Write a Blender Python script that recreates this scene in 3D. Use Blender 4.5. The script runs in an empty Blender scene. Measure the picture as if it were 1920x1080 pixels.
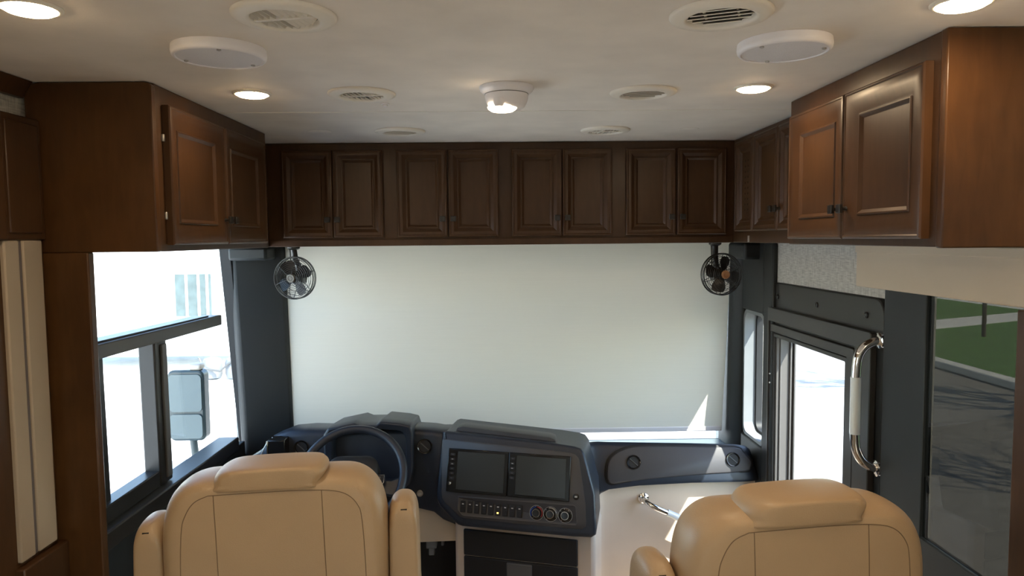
import bpy, math, random
from mathutils import Vector, Matrix
from mathutils.bvhtree import BVHTree
random.seed(7)
scene = bpy.context.scene
col = scene.collection
R = math.radians

# ------------------------------------------------------------------ camera
FPX = 1340.0
Yc = Vector((-24.0, 92.0, FPX)).normalized()                 # world Y (forward) in camera coords
roll = R(0.55)
Zc = Vector((-math.sin(roll), math.cos(roll), 0.0))
Zc.z = -(Zc.x * Yc.x + Zc.y * Yc.y) / Yc.z
Zc.normalize()
Xc = Zc.cross(Yc)
rightv = Vector((Xc.x, Yc.x, Zc.x)); upv = Vector((Xc.y, Yc.y, Zc.y)); fwdv = Vector((Xc.z, Yc.z, Zc.z))
cam = bpy.data.cameras.new('camera')
cam.sensor_fit = 'HORIZONTAL'; cam.sensor_width = 36.0
cam.lens = 36.0 * FPX / 1920.0
cam.clip_start = 0.02; cam.clip_end = 500
camo = bpy.data.objects.new('camera', cam); col.objects.link(camo)
m = Matrix((rightv, upv, -fwdv)).transposed().to_4x4()
m.translation = Vector((0, 0, 1.70))
camo.matrix_world = m
scene.camera = camo

# ------------------------------------------------------------------ world, sun, exposure
SUN_TO = Vector((0.42, -0.40, 0.78)).normalized()
w = bpy.data.worlds.new('world'); scene.world = w; w.use_nodes = True
wn = w.node_tree.nodes; wl = w.node_tree.links
bg = wn['Background']
sky = wn.new('ShaderNodeTexSky'); sky.sky_type = 'NISHITA'; sky.sun_disc = False
sky.sun_elevation = math.asin(SUN_TO.z)
sky.sun_rotation = math.atan2(SUN_TO.x, SUN_TO.y)
sky.air_density = 1.0; sky.dust_density = 0.6
wl.new(sky.outputs[0], bg.inputs['Color'])
bg.inputs['Strength'].default_value = 0.42
sl = bpy.data.lights.new('sun', 'SUN'); sl.energy = 8.0; sl.angle = R(0.6); sl.color = (1.0, 0.95, 0.87)
so = bpy.data.objects.new('sun', sl); col.objects.link(so)
so.rotation_euler = SUN_TO.to_track_quat('Z', 'Y').to_euler()
so.location = (8, -3, 9)
vs = scene.view_settings
vs.view_transform = 'Standard'; vs.look = 'None'; vs.gamma = 1.0; vs.use_curve_mapping = False
vs.exposure = 1.55
cy = scene.cycles
cy.use_denoising = True
cy.max_bounces = 10; cy.diffuse_bounces = 6; cy.glossy_bounces = 4; cy.transmission_bounces = 6
cy.transparent_max_bounces = 12
cy.sample_clamp_indirect = 6.0
cy.caustics_reflective = False; cy.caustics_refractive = False

# ------------------------------------------------------------------ materials
MATS = {}
def newmat(name):
    mt = bpy.data.materials.new(name); mt.use_nodes = True
    MATS[name] = mt
    return mt, mt.node_tree.nodes, mt.node_tree.links, mt.node_tree.nodes['Principled BSDF']
def setp(b, **k):
    for a, v in k.items():
        n = {'base': 'Base Color', 'rough': 'Roughness', 'metal': 'Metallic', 'coat': 'Coat Weight', 'coatr': 'Coat Roughness',
             'spec': 'Specular IOR Level', 'sheen': 'Sheen Weight', 'em': 'Emission Color', 'ems': 'Emission Strength'}[a]
        b.inputs[n].default_value = (*v, 1.0) if isinstance(v, tuple) else v
def plain(name, base, rough=0.5, bump=0.0, scale=300.0, var=0.06, **k):
    """colour with a little noise variation and fine relief"""
    mt, n, l, b = newmat(name)
    setp(b, base=base, rough=rough, **k)
    tc = n.new('ShaderNodeTexCoord')
    if var:
        nz = n.new('ShaderNodeTexNoise'); nz.inputs['Scale'].default_value = 6.0; nz.inputs['Detail'].default_value = 4
        l.new(tc.outputs['Object'], nz.inputs['Vector'])
        rp = n.new('ShaderNodeValToRGB')
        rp.color_ramp.elements[0].position = 0.3; rp.color_ramp.elements[1].position = 0.7
        rp.color_ramp.elements[0].color = (*[c * (1 - var) for c in base], 1)
        rp.color_ramp.elements[1].color = (*[min(1, c * (1 + var)) for c in base], 1)
        l.new(nz.outputs[0], rp.inputs[0]); l.new(rp.outputs[0], b.inputs['Base Color'])
    if bump:
        n2 = n.new('ShaderNodeTexNoise'); n2.inputs['Scale'].default_value = scale; n2.inputs['Detail'].default_value = 2
        l.new(tc.outputs['Object'], n2.inputs['Vector'])
        bp = n.new('ShaderNodeBump'); bp.inputs['Strength'].default_value = bump; bp.inputs['Distance'].default_value = 0.002
        l.new(n2.outputs[0], bp.inputs['Height']); l.new(bp.outputs[0], b.inputs['Normal'])
    return mt
def wood(name, dark, light, rough=0.36):
    mt, n, l, b = newmat(name)
    setp(b, rough=rough, coat=0.07, coatr=0.2, spec=0.28)
    tc = n.new('ShaderNodeTexCoord')
    mp = n.new('ShaderNodeMapping'); mp.inputs['Scale'].default_value = (20, 20, 3.5)
    l.new(tc.outputs['Object'], mp.inputs['Vector'])
    n1 = n.new('ShaderNodeTexNoise'); n1.inputs['Scale'].default_value = 2.5; n1.inputs['Detail'].default_value = 6; n1.inputs['Distortion'].default_value = 0.6
    l.new(mp.outputs[0], n1.inputs['Vector'])
    n2 = n.new('ShaderNodeTexNoise'); n2.inputs['Scale'].default_value = 5.0; n2.inputs['Detail'].default_value = 3
    l.new(tc.outputs['Object'], n2.inputs['Vector'])
    mx = n.new('ShaderNodeMath'); mx.operation = 'MULTIPLY_ADD'; mx.inputs[1].default_value = 0.35
    l.new(n1.outputs[0], mx.inputs[0])
    m2 = n.new('ShaderNodeMath'); m2.operation = 'MULTIPLY'; m2.inputs[1].default_value = 0.65
    l.new(n2.outputs[0], m2.inputs[0]); l.new(m2.outputs[0], mx.inputs[2])
    rp = n.new('ShaderNodeValToRGB')
    rp.color_ramp.elements[0].position = 0.33; rp.color_ramp.elements[1].position = 0.68
    rp.color_ramp.elements[0].color = (*dark, 1); rp.color_ramp.elements[1].color = (*light, 1)
    l.new(mx.outputs[0], rp.inputs[0]); l.new(rp.outputs[0], b.inputs['Base Color'])
    bp = n.new('ShaderNodeBump'); bp.inputs['Strength'].default_value = 0.05; bp.inputs['Distance'].default_value = 0.002
    l.new(n1.outputs[0], bp.inputs['Height']); l.new(bp.outputs[0], b.inputs['Normal'])
    return mt
def weave(name, c0, c1, rough=0.85, sc=240.0):
    mt, n, l, b = newmat(name)
    setp(b, rough=rough)
    tc = n.new('ShaderNodeTexCoord')
    outs = []
    for s in ((1.0, 0.12, 1.0), (1.0, 1.0, 0.10)):
        mp = n.new('ShaderNodeMapping')
        mp.inputs['Scale'].default_value = tuple(sc * q for q in (1.0, s[1], s[2]))
        l.new(tc.outputs['Object'], mp.inputs['Vector'])
        nz = n.new('ShaderNodeTexNoise'); nz.inputs['Scale'].default_value = 1.0; nz.inputs['Detail'].default_value = 3
        l.new(mp.outputs[0], nz.inputs['Vector']); outs.append(nz.outputs[0])
    ad = n.new('ShaderNodeMath'); ad.operation = 'ADD'
    l.new(outs[0], ad.inputs[0]); l.new(outs[1], ad.inputs[1])
    hf = n.new('ShaderNodeMath'); hf.operation = 'MULTIPLY'; hf.inputs[1].default_value = 0.5
    l.new(ad.outputs[0], hf.inputs[0])
    rp = n.new('ShaderNodeValToRGB')
    rp.color_ramp.elements[0].position = 0.36; rp.color_ramp.elements[1].position = 0.62
    rp.color_ramp.elements[0].color = (*c0, 1); rp.color_ramp.elements[1].color = (*c1, 1)
    l.new(hf.outputs[0], rp.inputs[0]); l.new(rp.outputs[0], b.inputs['Base Color'])
    return mt
def glass(name, tint, refl=0.06, rough=0.0):
    mt, n, l, b = newmat(name)
    n.remove(b)
    out = n['Material Output']
    tr = n.new('ShaderNodeBsdfTransparent'); tr.inputs[0].default_value = (*tint, 1)
    gl = n.new('ShaderNodeBsdfGlossy'); gl.inputs['Roughness'].default_value = rough
    lw = n.new('ShaderNodeLayerWeight'); lw.inputs[0].default_value = 0.5
    pw = n.new('ShaderNodeMath'); pw.operation = 'POWER'; pw.inputs[1].default_value = 5.0
    ma = n.new('ShaderNodeMath'); ma.operation = 'MULTIPLY_ADD'; ma.inputs[1].default_value = 0.7; ma.inputs[2].default_value = refl * 0.5
    l.new(lw.outputs['Facing'], pw.inputs[0]); l.new(pw.outputs[0], ma.inputs[0])
    mx = n.new('ShaderNodeMixShader')
    l.new(ma.outputs[0], mx.inputs[0]); l.new(tr.outputs[0], mx.inputs[1]); l.new(gl.outputs[0], mx.inputs[2])
    l.new(mx.outputs[0], out.inputs['Surface'])
    return mt
def emit(name, colr, s):
    mt, n, l, b = newmat(name)
    setp(b, base=(0.9, 0.88, 0.84), rough=0.4, em=colr, ems=s)
    return mt
def shade_cloth(name, colr, trans):
    mt, n, l, b = newmat(name)
    n.remove(b); out = n['Material Output']
    tc = n.new('ShaderNodeTexCoord'); mp = n.new('ShaderNodeMapping'); mp.inputs['Scale'].default_value = (3, 60, 260)
    l.new(tc.outputs['Object'], mp.inputs['Vector'])
    nz = n.new('ShaderNodeTexNoise'); nz.inputs['Scale'].default_value = 1.5; nz.inputs['Detail'].default_value = 3
    l.new(mp.outputs[0], nz.inputs['Vector'])
    rp = n.new('ShaderNodeValToRGB')
    rp.color_ramp.elements[0].color = (*[c * 0.94 for c in colr], 1); rp.color_ramp.elements[1].color = (*colr, 1)
    l.new(nz.outputs[0], rp.inputs[0])
    d = n.new('ShaderNodeBsdfDiffuse'); t = n.new('ShaderNodeBsdfTranslucent')
    l.new(rp.outputs[0], d.inputs[0]); l.new(rp.outputs[0], t.inputs[0])
    mx = n.new('ShaderNodeMixShader'); mx.inputs[0].default_value = trans
    l.new(d.outputs[0], mx.inputs[1]); l.new(t.outputs[0], mx.inputs[2]); l.new(mx.outputs[0], out.inputs['Surface'])
    return mt

wood('wood', (0.044, 0.0200, 0.0082), (0.074, 0.0345, 0.0142))
wood('wood_panel', (0.050, 0.0215, 0.0075), (0.090, 0.0400, 0.0140), 0.30)
plain('ceiling_vinyl', (0.83, 0.77, 0.69), 0.75, 0.10, 240)
plain('vent_plastic', (0.84, 0.79, 0.69), 0.45, var=0.02)
plain('white_plastic', (0.86, 0.84, 0.85), 0.35, var=0.02)
plain('grille', (0.80, 0.79, 0.81), 0.6, 0.6, 900, var=0.03)
plain('opening_shade', (0.02, 0.018, 0.016), 0.8, var=0)  # near-black base paints the shade inside vents, holes and slots
plain('charcoal', (0.014, 0.0165, 0.0175), 0.55, 0.15, 500)
plain('frame_black', (0.018, 0.017, 0.016), 0.38, 0.08, 500)
plain('frame_dark', (0.040, 0.038, 0.037), 0.4, 0.08, 500)
plain('frame_grey', (0.10, 0.10, 0.10), 0.45, 0.05, 400)
plain('jamb_grey', (0.105, 0.098, 0.094), 0.5, 0.05, 400)
plain('liner_grey', (0.20, 0.21, 0.22), 0.5, 0.05, 400)
plain('dash_black', (0.018, 0.025, 0.040), 0.36, 0.22, 700)  # blue in the base stands in for sky sheen on charcoal
plain('dash_plate', (0.055, 0.055, 0.060), 0.45, 0.12, 700)
plain('dash_inset', (0.060, 0.058, 0.064), 0.5, 0.15, 700)
plain('gloss_black', (0.010, 0.010, 0.011), 0.12, var=0)
plain('rubber', (0.012, 0.012, 0.013), 0.6, 0.1, 500)
plain('screen_grey', (0.035, 0.040, 0.040), 0.32, var=0.02)
plain('cluster_glass', (0.010, 0.007, 0.006), 0.3, var=0, spec=0.15)
plain('leather', (0.44, 0.305, 0.180), 0.42, 0.22, 420, var=0.04, coat=0.08, coatr=0.35)
plain('seam_thread', (0.20, 0.13, 0.075), 0.7, var=0)
plain('cream_plastic', (0.66, 0.56, 0.46), 0.5, 0.12, 500, var=0.03)
plain('cream_pad', (0.60, 0.50, 0.38), 0.7, 0.12, 500, var=0.03)
plain('strip_pad', (0.36, 0.29, 0.22), 0.75, 0.12, 500, var=0.03)
plain('taupe_line', (0.12, 0.10, 0.10), 0.7, var=0)
plain('chrome', (0.85, 0.84, 0.82), 0.08, var=0, metal=1.0)
plain('silver', (0.50, 0.48, 0.45), 0.4, var=0, metal=0.8)
plain('bronze', (0.34, 0.17, 0.08), 0.5, var=0)
plain('hub_grey', (0.20, 0.19, 0.175), 0.6, var=0)
plain('clear_grip', (0.80, 0.86, 0.88), 0.15, var=0, coat=0.5)
plain('knob_black', (0.012, 0.011, 0.010), 0.3, var=0)
plain('print_white', (0.55, 0.55, 0.55), 0.6, var=0)
plain('blue_print', (0.02, 0.06, 0.35), 0.5, var=0)
plain('red_print', (0.35, 0.02, 0.02), 0.5, var=0)
plain('wall_beige', (0.60, 0.53, 0.44), 0.8, 0.1, 300)
plain('floor_tile', (0.58, 0.50, 0.41), 0.45, 0.05, 60, var=0.12)
plain('asphalt', (0.25, 0.232, 0.215), 0.9, 0.4, 40, var=0.15)
plain('concrete', (0.74, 0.72, 0.69), 0.9, 0.3, 30, var=0.08)
plain('grass', (0.10, 0.20, 0.045), 0.95, 0.8, 30, var=0.35)
plain('trailer_white', (0.84, 0.84, 0.83), 0.4, var=0.02)
plain('trailer_teal', (0.075, 0.10, 0.10), 0.4, var=0.2)
plain('mirror_face', (0.13, 0.17, 0.17), 0.3, var=0.05)  # flat grey teal paints in what the mirror would reflect
plain('mirror_teal', (0.05, 0.07, 0.07), 0.25, var=0.03)
plain('bark', (0.11, 0.08, 0.06), 0.9, 0.4, 60, var=0.2)
weave('linen', (0.36, 0.34, 0.31), (0.62, 0.60, 0.55))
glass('clear_glass', (0.93, 0.96, 0.95))
glass('tint_glass', (0.17, 0.168, 0.15))
emit('amber_lamp', (1.0, 0.45, 0.05), 2.0)
emit('lens_warm', (1.0, 0.72, 0.42), 20.0)
emit('lens_soft', (1.0, 0.78, 0.52), 5.0)
shade_cloth('shade_cloth', (0.80, 0.775, 0.71), 0.32)
M = MATS

# ------------------------------------------------------------------ mesh helpers
WOFF = {}
def spline(pts, n=6, closed=True):
    """Catmull-Rom through 2D or 3D points"""
    out = []; N = len(pts)
    rng = range(N) if closed else range(N - 1)
    for i in rng:
        g = lambda k: Vector(pts[k % N] if closed else pts[max(0, min(N - 1, k))])
        p0, p1, p2, p3 = g(i - 1), g(i), g(i + 1), g(i + 2)
        for j in range(n):
            t = j / n
            out.append(tuple(0.5 * ((2 * p1) + (p2 - p0) * t + (2 * p0 - 5 * p1 + 4 * p2 - p3) * t * t + (3 * p1 - p0 - 3 * p2 + p3) * t ** 3)))
    if not closed: out.append(tuple(pts[-1]))
    return out
def rrect(w_, h_, r, n=5, cx=0, cy_=0):
    pts = []
    for sx, sy, a0 in ((1, 1, 0), (-1, 1, 90), (-1, -1, 180), (1, -1, 270)):
        for k in range(n + 1):
            a = R(a0 + 90 * k / n)
            pts.append((cx + sx * (w_ / 2 - r) + r * math.cos(a), cy_ + sy * (h_ / 2 - r) + r * math.sin(a)))
    return pts
class MB:
    def __init__(s): s.v = []; s.f = []
    def add(s, vs_, fs_):
        b = len(s.v); s.v += [Vector(q) for q in vs_]; s.f += [tuple(b + i for i in f_) for f_ in fs_]; return s
    def box(s, x0, x1, y0, y1, z0, z1):
        return s.add([(x0, y0, z0), (x1, y0, z0), (x1, y1, z0), (x0, y1, z0), (x0, y0, z1), (x1, y0, z1), (x1, y1, z1), (x0, y1, z1)],
                     [(0, 3, 2, 1), (4, 5, 6, 7), (0, 1, 5, 4), (1, 2, 6, 5), (2, 3, 7, 6), (3, 0, 4, 7)])
    def loops(s, ls, cap0=True, cap1=True, closed=True):
        n = len(ls[0]); vv = [q for L in ls for q in L]; ff = []
        for i in range(len(ls) - 1):
            for j in range(n if closed else n - 1):
                k = (j + 1) % n
                ff.append((i * n + j, i * n + k, (i + 1) * n + k, (i + 1) * n + j))
        if cap0: ff.append(tuple(range(n - 1, -1, -1)))
        if cap1: ff.append(tuple((len(ls) - 1) * n + j for j in range(n)))
        return s.add(vv, ff)
    def prism(s, poly, o, u, v, d):
        """2D polygon in plane (o,u,v) extruded by vector d"""
        o, u, v, d = Vector(o), Vector(u), Vector(v), Vector(d)
        a = [o + u * p[0] + v * p[1] for p in poly]
        return s.loops([a, [q + d for q in a]])
    def lathe(s, prof, o=(0, 0, 0), ax=(0, 0, 1), seg=32, cap0=True, cap1=True):
        """profile of (radius, height along ax)"""
        o = Vector(o); ax = Vector(ax).normalized()
        t = Vector((1, 0, 0)) if abs(ax.x) < 0.9 else Vector((0, 1, 0))
        e1 = ax.cross(t).normalized(); e2 = ax.cross(e1)
        ls = [[o + ax * h + e1 * (r * math.cos(2 * math.pi * k / seg)) + e2 * (r * math.sin(2 * math.pi * k / seg)) for k in range(seg)] for r, h in prof]
        return s.loops(ls, cap0, cap1)
    def tube(s, path, r, seg=8, closed=False):
        P = [Vector(p) for p in path]; n = len(P); ls = []
        up = Vector((0.13, 0.21, 0.97))
        for i, p in enumerate(P):
            a = P[(i - 1) % n] if (closed or i > 0) else p
            b = P[(i + 1) % n] if (closed or i < n - 1) else p
            t = (b - a).normalized()
            e1 = t.cross(up)
            if e1.length < 1e-3: e1 = t.cross(Vector((1, 0, 0)))
            e1.normalize(); e2 = t.cross(e1); up = e2 * -1 if e2.dot(up) < 0 else e2
            rr = r[i] if isinstance(r, (list, tuple)) else r
            ls.append([p + e1 * (rr * math.cos(2 * math.pi * k / seg)) + up * (rr * math.sin(2 * math.pi * k / seg)) for k in range(seg)])
        if closed: ls.append(ls[0]); return s.loops(ls, False, False)
        return s.loops(ls)
    def torus(s, o, ax, Rm, r, seg=40, rs=8):
        o = Vector(o); ax = Vector(ax).normalized()
        t = Vector((1, 0, 0)) if abs(ax.x) < 0.9 else Vector((0, 1, 0))
        e1 = ax.cross(t).normalized(); e2 = ax.cross(e1); ls = []
        for i in range(seg + 1):
            a = 2 * math.pi * i / seg; d = e1 * math.cos(a) + e2 * math.sin(a)
            ls.append([o + d * (Rm + r * math.cos(2 * math.pi * k / rs)) + ax * (r * math.sin(2 * math.pi * k / rs)) for k in range(rs)])
        return s.loops(ls, False, False)
    def build(s, name, mat, parent=None, smooth=None, bevel=0.0, seg=2, woff=None):
        off = WOFF.get(parent.name, Vector()) if parent is not None else (Vector(woff) if woff is not None else Vector())
        me = bpy.data.meshes.new(name)
        me.from_pydata([tuple(q - off) for q in s.v], [], s.f)
        me.materials.append(M[mat])
        import bmesh
        bm = bmesh.new(); bm.from_mesh(me); bmesh.ops.remove_doubles(bm, verts=bm.verts, dist=1e-6)
        bmesh.ops.recalc_face_normals(bm, faces=bm.faces); bm.to_mesh(me); bm.free()
        o = bpy.data.objects.new(name, me); col.objects.link(o)
        if parent is not None: o.parent = parent
        elif woff is not None: o.location = off
        WOFF[o.name] = off
        if bevel:
            b = o.modifiers.new('bevel', 'BEVEL'); b.width = bevel; b.segments = seg; b.limit_method = 'ANGLE'; b.angle_limit = R(35)
            b.harden_normals = False
        if smooth or bevel:
            for p in me.polygons: p.use_smooth = True
            me.set_sharp_from_angle(angle=R(smooth if smooth else 40))
        return o
def tag(o, label, cat=None, group=None, kind=None):
    if label: o['label'] = label
    if cat: o['category'] = cat
    if group: o['group'] = group
    if kind: o['kind'] = kind
    return o
def thing(name, label, cat, loc=(0, 0, 0), rotz=0.0, group=None, local=False):
    e = bpy.data.objects.new(name, None); col.objects.link(e)
    e.empty_display_size = 0.05
    e.location = loc; e.rotation_euler = (0, 0, rotz)
    WOFF[e.name] = Vector() if local else Vector(loc)
    return tag(e, label, cat, group)
def struct(name, mb, mat, label=None, cat=None, **k):
    o = mb.build(name, mat, **k); o['kind'] = 'structure'
    if label: o['label'] = label
    if cat: o['category'] = cat
    return o
def structroot(name, loc, label=None, cat=None):
    e = bpy.data.objects.new(name, None); col.objects.link(e); e.empty_display_size = 0.05
    e.location = loc; WOFF[e.name] = Vector(loc); e['kind'] = 'structure'
    if label: e['label'] = label
    if cat: e['category'] = cat
    return e
def copy_tree(o, parent=None):
    c = o.copy(); col.objects.link(c); c.parent = parent
    for ch in list(o.children): copy_tree(ch, c)
    return c

# ------------------------------------------------------------------ large structure
CEIL = 2.11; CB = 1.675
XL, XR = -1.22, 1.15
SEAM = 2.334
cl = structroot('ceiling', (0, 0, CEIL), 'cream vinyl ceiling with a cross seam', 'ceiling')
VENTS = [(-0.386, 1.337), (0.412, 1.339), (-0.380, 2.039), (0.410, 2.041), (-0.369, 2.735), (0.407, 2.740)]
def ceiling_sheet(y0, y1, holes, r=0.0615, seg=32):
    """flat panel with round duct holes: each hole sits in its own square cell"""
    mb = MB(); z = CEIL
    def slab(x0, x1, a, b):
        if x1 - x0 > 1e-6 and b - a > 1e-6: mb.add([(x0, a, z), (x1, a, z), (x1, b, z), (x0, b, z)], [(0, 1, 2, 3)])
    hw = 0.1; y = y0
    for row in sorted(set(int(h[1] * 10 + 0.5) for h in holes)):
        hs = sorted(h for h in holes if int(h[1] * 10 + 0.5) == row); c_ = hs[0][1]
        slab(-1.32, 1.32, y, c_ - hw); x = -1.32
        for hx, hy in hs:
            slab(x, hx - hw, c_ - hw, c_ + hw); x = hx + hw
            ci = [(hx + r * math.cos(2 * math.pi * k / seg), hy + r * math.sin(2 * math.pi * k / seg), z) for k in range(seg)]
            sq = []
            for k in range(seg):
                a = 2 * math.pi * k / seg; cx_, sy_ = math.cos(a), math.sin(a); mm = max(abs(cx_), abs(sy_))
                sq.append((hx + hw * cx_ / mm, c_ + hw * sy_ / mm, z))
            mb.loops([sq, ci, [(p[0], p[1], z + 0.05) for p in ci]], False, False)
        slab(x, 1.32, c_ - hw, c_ + hw); y = c_ + hw
    slab(-1.32, 1.32, y, y1)
    mb.add([(-1.32, y0, z + 0.055), (1.32, y0, z + 0.055), (1.32, y1, z + 0.055), (-1.32, y1, z + 0.055)], [(0, 1, 2, 3)])
    mb.add([(-1.32, y0, z), (1.32, y0, z), (1.32, y0, z + 0.055), (-1.32, y0, z + 0.055)], [(0, 1, 2, 3)])
    mb.add([(-1.32, y1, z), (1.32, y1, z), (1.32, y1, z + 0.055), (-1.32, y1, z + 0.055)], [(0, 1, 2, 3)])
    return mb
ceiling_sheet(-3.5, SEAM - 0.004, VENTS[:4]).build('ceiling_panel', 'ceiling_vinyl', cl)
ceiling_sheet(SEAM + 0.004, 3.75, VENTS[4:]).build('ceiling_panel', 'ceiling_vinyl', cl)
MB().box(-1.0, 1.0, SEAM - 0.0045, SEAM + 0.0045, CEIL - 0.0012, CEIL + 0.01).build('seam_strip', 'vent_plastic', cl)
struct('floor', MB().box(-1.32, 1.32, -3.5, 3.75, -0.06, 0.0), 'floor_tile', 'tan floor of the coach', 'floor')
struct('wall_rear', MB().box(-1.32, 1.32, -3.56, -3.5, 0, CEIL), 'wall_beige', 'beige rear wall', 'wall')
def wall_boxes(x0, x1, spans):
    mb = MB()
    for y0, y1, z0, z1 in spans: mb.box(x0, x1, y0, y1, z0, z1)
    return mb
struct('wall_right', wall_boxes(XR, 1.228, [(-3.5, -2.4, 0, CEIL), (-2.4, -0.6, 0, 0.9), (-2.4, -0.6, 1.55, CEIL), (-0.6, 1.30, 0, CEIL),
    (1.30, 1.98, 0, 0.82), (1.30, 1.98, 1.568, CEIL), (1.98, 2.08, 0, CEIL), (2.093, 2.979, 1.511, CEIL),
    (2.979, 3.035, 0, CEIL), (3.035, 3.29, 0, 0.786), (3.035, 3.29, 1.361, CEIL), (3.29, 3.75, 0, CEIL)]), 'linen', 'right side wall papered in grey linen', 'wall')
struct('wall_left', wall_boxes(-1.30, XL, [(-3.5, -2.4, 0, CEIL), (-2.4, -0.6, 0, 0.9), (-2.4, -0.6, 1.55, CEIL), (-0.6, 1.88, 0, CEIL),
    (1.88, 3.30, 0, 0.74), (1.88, 3.30, 1.72, CEIL), (3.48, 3.75, 0, CEIL), (3.30, 3.48, 0, 0.70), (3.30, 3.48, 1.68, CEIL)]), 'linen', 'left side wall papered in grey linen', 'wall')
struct('wall_front', MB().box(-1.32, 1.32, 3.55, 3.62, 0, 0.66).box(-1.32, 1.32, 3.40, 3.75, 1.72, CEIL), 'charcoal', 'dark front wall around the windshield', 'wall')

# windshield glass and pillars
ws = structroot('window_1', (0, 3.5, 0.66), 'wide windshield behind the white roller shade', 'window')
MB().add([(-1.22, 3.52, 1.75), (1.22, 3.52, 1.75), (1.22, 3.60, 0.65), (-1.22, 3.60, 0.65), (-1.22, 3.526, 1.75), (1.22, 3.526, 1.75), (1.22, 3.606, 0.65), (-1.22, 3.606, 0.65)],
         [(0, 1, 2, 3), (7, 6, 5, 4), (0, 4, 5, 1), (1, 5, 6, 2), (2, 6, 7, 3), (3, 7, 4, 0)]).build('pane', 'clear_glass', ws)
def pillar(name, prof, lean, z0, z1, label):
    """horizontal outline (x,y) lofted up; lean = forward shift of the foot"""
    ls = []
    for z in (z0, (z0 + z1) / 2, z1):
        t = (z1 - z) / (z1 - z0)
        ls.append([(x, y + lean * t, z) for x, y in prof])
    return struct(name, MB().loops(ls), 'charcoal', label, 'pillar', bevel=0.012, seg=3)
pillar('trim_1', [(-1.235, 3.27), (-1.205, 3.25), (-1.16, 3.265), (-1.005, 3.325), (-0.995, 3.36), (-1.005, 3.50), (-1.235, 3.50)], 0.10, 0.6, 1.68, 'dark grey windshield pillar beside the driver window')
pillar('trim_2', [(1.165, 3.36), (1.149, 3.287), (1.125, 3.297), (1.103, 3.330), (1.09, 3.355), (1.10, 3.52), (1.165, 3.54)], 0.035, 0.6, 1.68, 'dark grey windshield pillar beside the entry door')
struct('trim_3', MB().box(1.128, 1.152, 2.932, 3.030, 0.0, CB - 0.002).box(1.128, 1.152, 3.030, 3.298, 1.366, CB - 0.002).box(1.128, 1.152, 3.030, 3.298, 0.0, 0.782), 'charcoal', 'dark grey trim around the narrow corner window', 'trim', bevel=0.008)
struct('trim_4', MB().box(1.138, 1.162, 1.880, 2.088, 0.0, 1.568).box(1.138, 1.162, 1.30, 1.880, 0.0, 0.877), 'charcoal', 'dark grey wall panel between door and dark tinted window', 'trim', bevel=0.003)
# upper dark brackets where pillars meet the cabinet
struct('trim_5', MB().box(1.06, 1.14, 3.08, 3.30, 1.60, CB - 0.001), 'charcoal', 'dark bracket block at the top of the right pillar', 'trim', bevel=0.012)
struct('trim_6', MB().box(-1.20, -1.03, 3.18, 3.32, 1.615, CB - 0.001), 'charcoal', 'dark bracket block at the top of the left pillar', 'trim', bevel=0.012)

# corner (quarter) window right
qw = structroot('window_2', (1.19, 3.163, 0.786), 'narrow corner window beside the entry door', 'window')
MB().box(1.213, 1.218, 3.035, 3.29, 0.786, 1.361).build('pane', 'clear_glass', qw)
lin = MB()
def ringprism(mb, oy, oz, w_, h_, r0, wi, hi, r1, x0, x1, n=5):
    A = rrect(w_, h_, r0, n, oy, oz); B = rrect(wi, hi, r1, n, oy, oz)
    mb.loops([[(x0, a, b) for a, b in B], [(x0, a, b) for a, b in A], [(x1, a, b) for a, b in A], [(x1, a, b) for a, b in B], [(x0, a, b) for a, b in B]], False, False)
    return mb
ringprism(lin, 3.1625, 1.0735, 0.266, 0.589, 0.047, 0.236, 0.556, 0.042, 1.136, 1.212).build('liner', 'liner_grey', qw, smooth=35)
ringprism(MB(), 3.1625, 1.0735, 0.238, 0.561, 0.042, 0.215, 0.533, 0.038, 1.190, 1.219).build('gasket', 'rubber', qw, smooth=35)

# entry door with deep window
dr = structroot('door_1', (1.17, 2.536, 0.0), 'black framed entry door with a tall window', 'door')
def yzring(y0, y1, z0, z1, a0, a1, b0, b1, x0, x1, r0=0.006, r1=0.004, n=2):
    """frame in the wall plane: outer y0..y1 z0..z1, inner a0..a1 b0..b1"""
    A = rrect(y1 - y0, z1 - z0, r0, n, (y0 + y1) / 2, (z0 + z1) / 2); B = rrect(a1 - a0, b1 - b0, r1, n, (a0 + a1) / 2, (b0 + b1) / 2)
    return MB().loops([[(x0, a, b) for a, b in B], [(x0, a, b) for a, b in A], [(x1, a, b) for a, b in A], [(x1, a, b) for a, b in B], [(x0, a, b) for a, b in B]], False, False)
yzring(2.095, 2.977, 0.012, 1.509, 2.31, 2.932, 0.52, 1.297, 1.1425, 1.2255, 0.052, 0.01, 5).build('door_plate', 'frame_black', dr, smooth=35, bevel=0.004)
yzring(2.132, 2.962, 0.38, 1.406, 2.229, 2.950, 0.47, 1.350, 1.122, 1.1435).build('window_frame', 'frame_dark', dr, bevel=0.006)
yzring(2.241, 2.948, 0.48, 1.338, 2.290, 2.940, 0.53, 1.306, 1.127, 1.150).build('inner_frame', 'frame_dark', dr, bevel=0.006)
yzring(2.302, 2.938, 0.53, 1.300, 2.318, 2.928, 0.545, 1.284, 1.136, 1.150).build('glazing_bead', 'frame_dark', dr, bevel=0.003)
jm = MB().box(1.145, 1.2275, 2.917, 2.933, 0.53, 1.295)
jm.box(1.158, 1.165, 2.911, 2.918, 0.53, 1.295).box(1.199, 1.2065, 2.908, 2.918, 0.53, 1.295).box(1.214, 1.2215, 2.903, 2.918, 0.53, 1.295)
jm.build('jamb', 'jamb_grey', dr, bevel=0.002)
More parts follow.
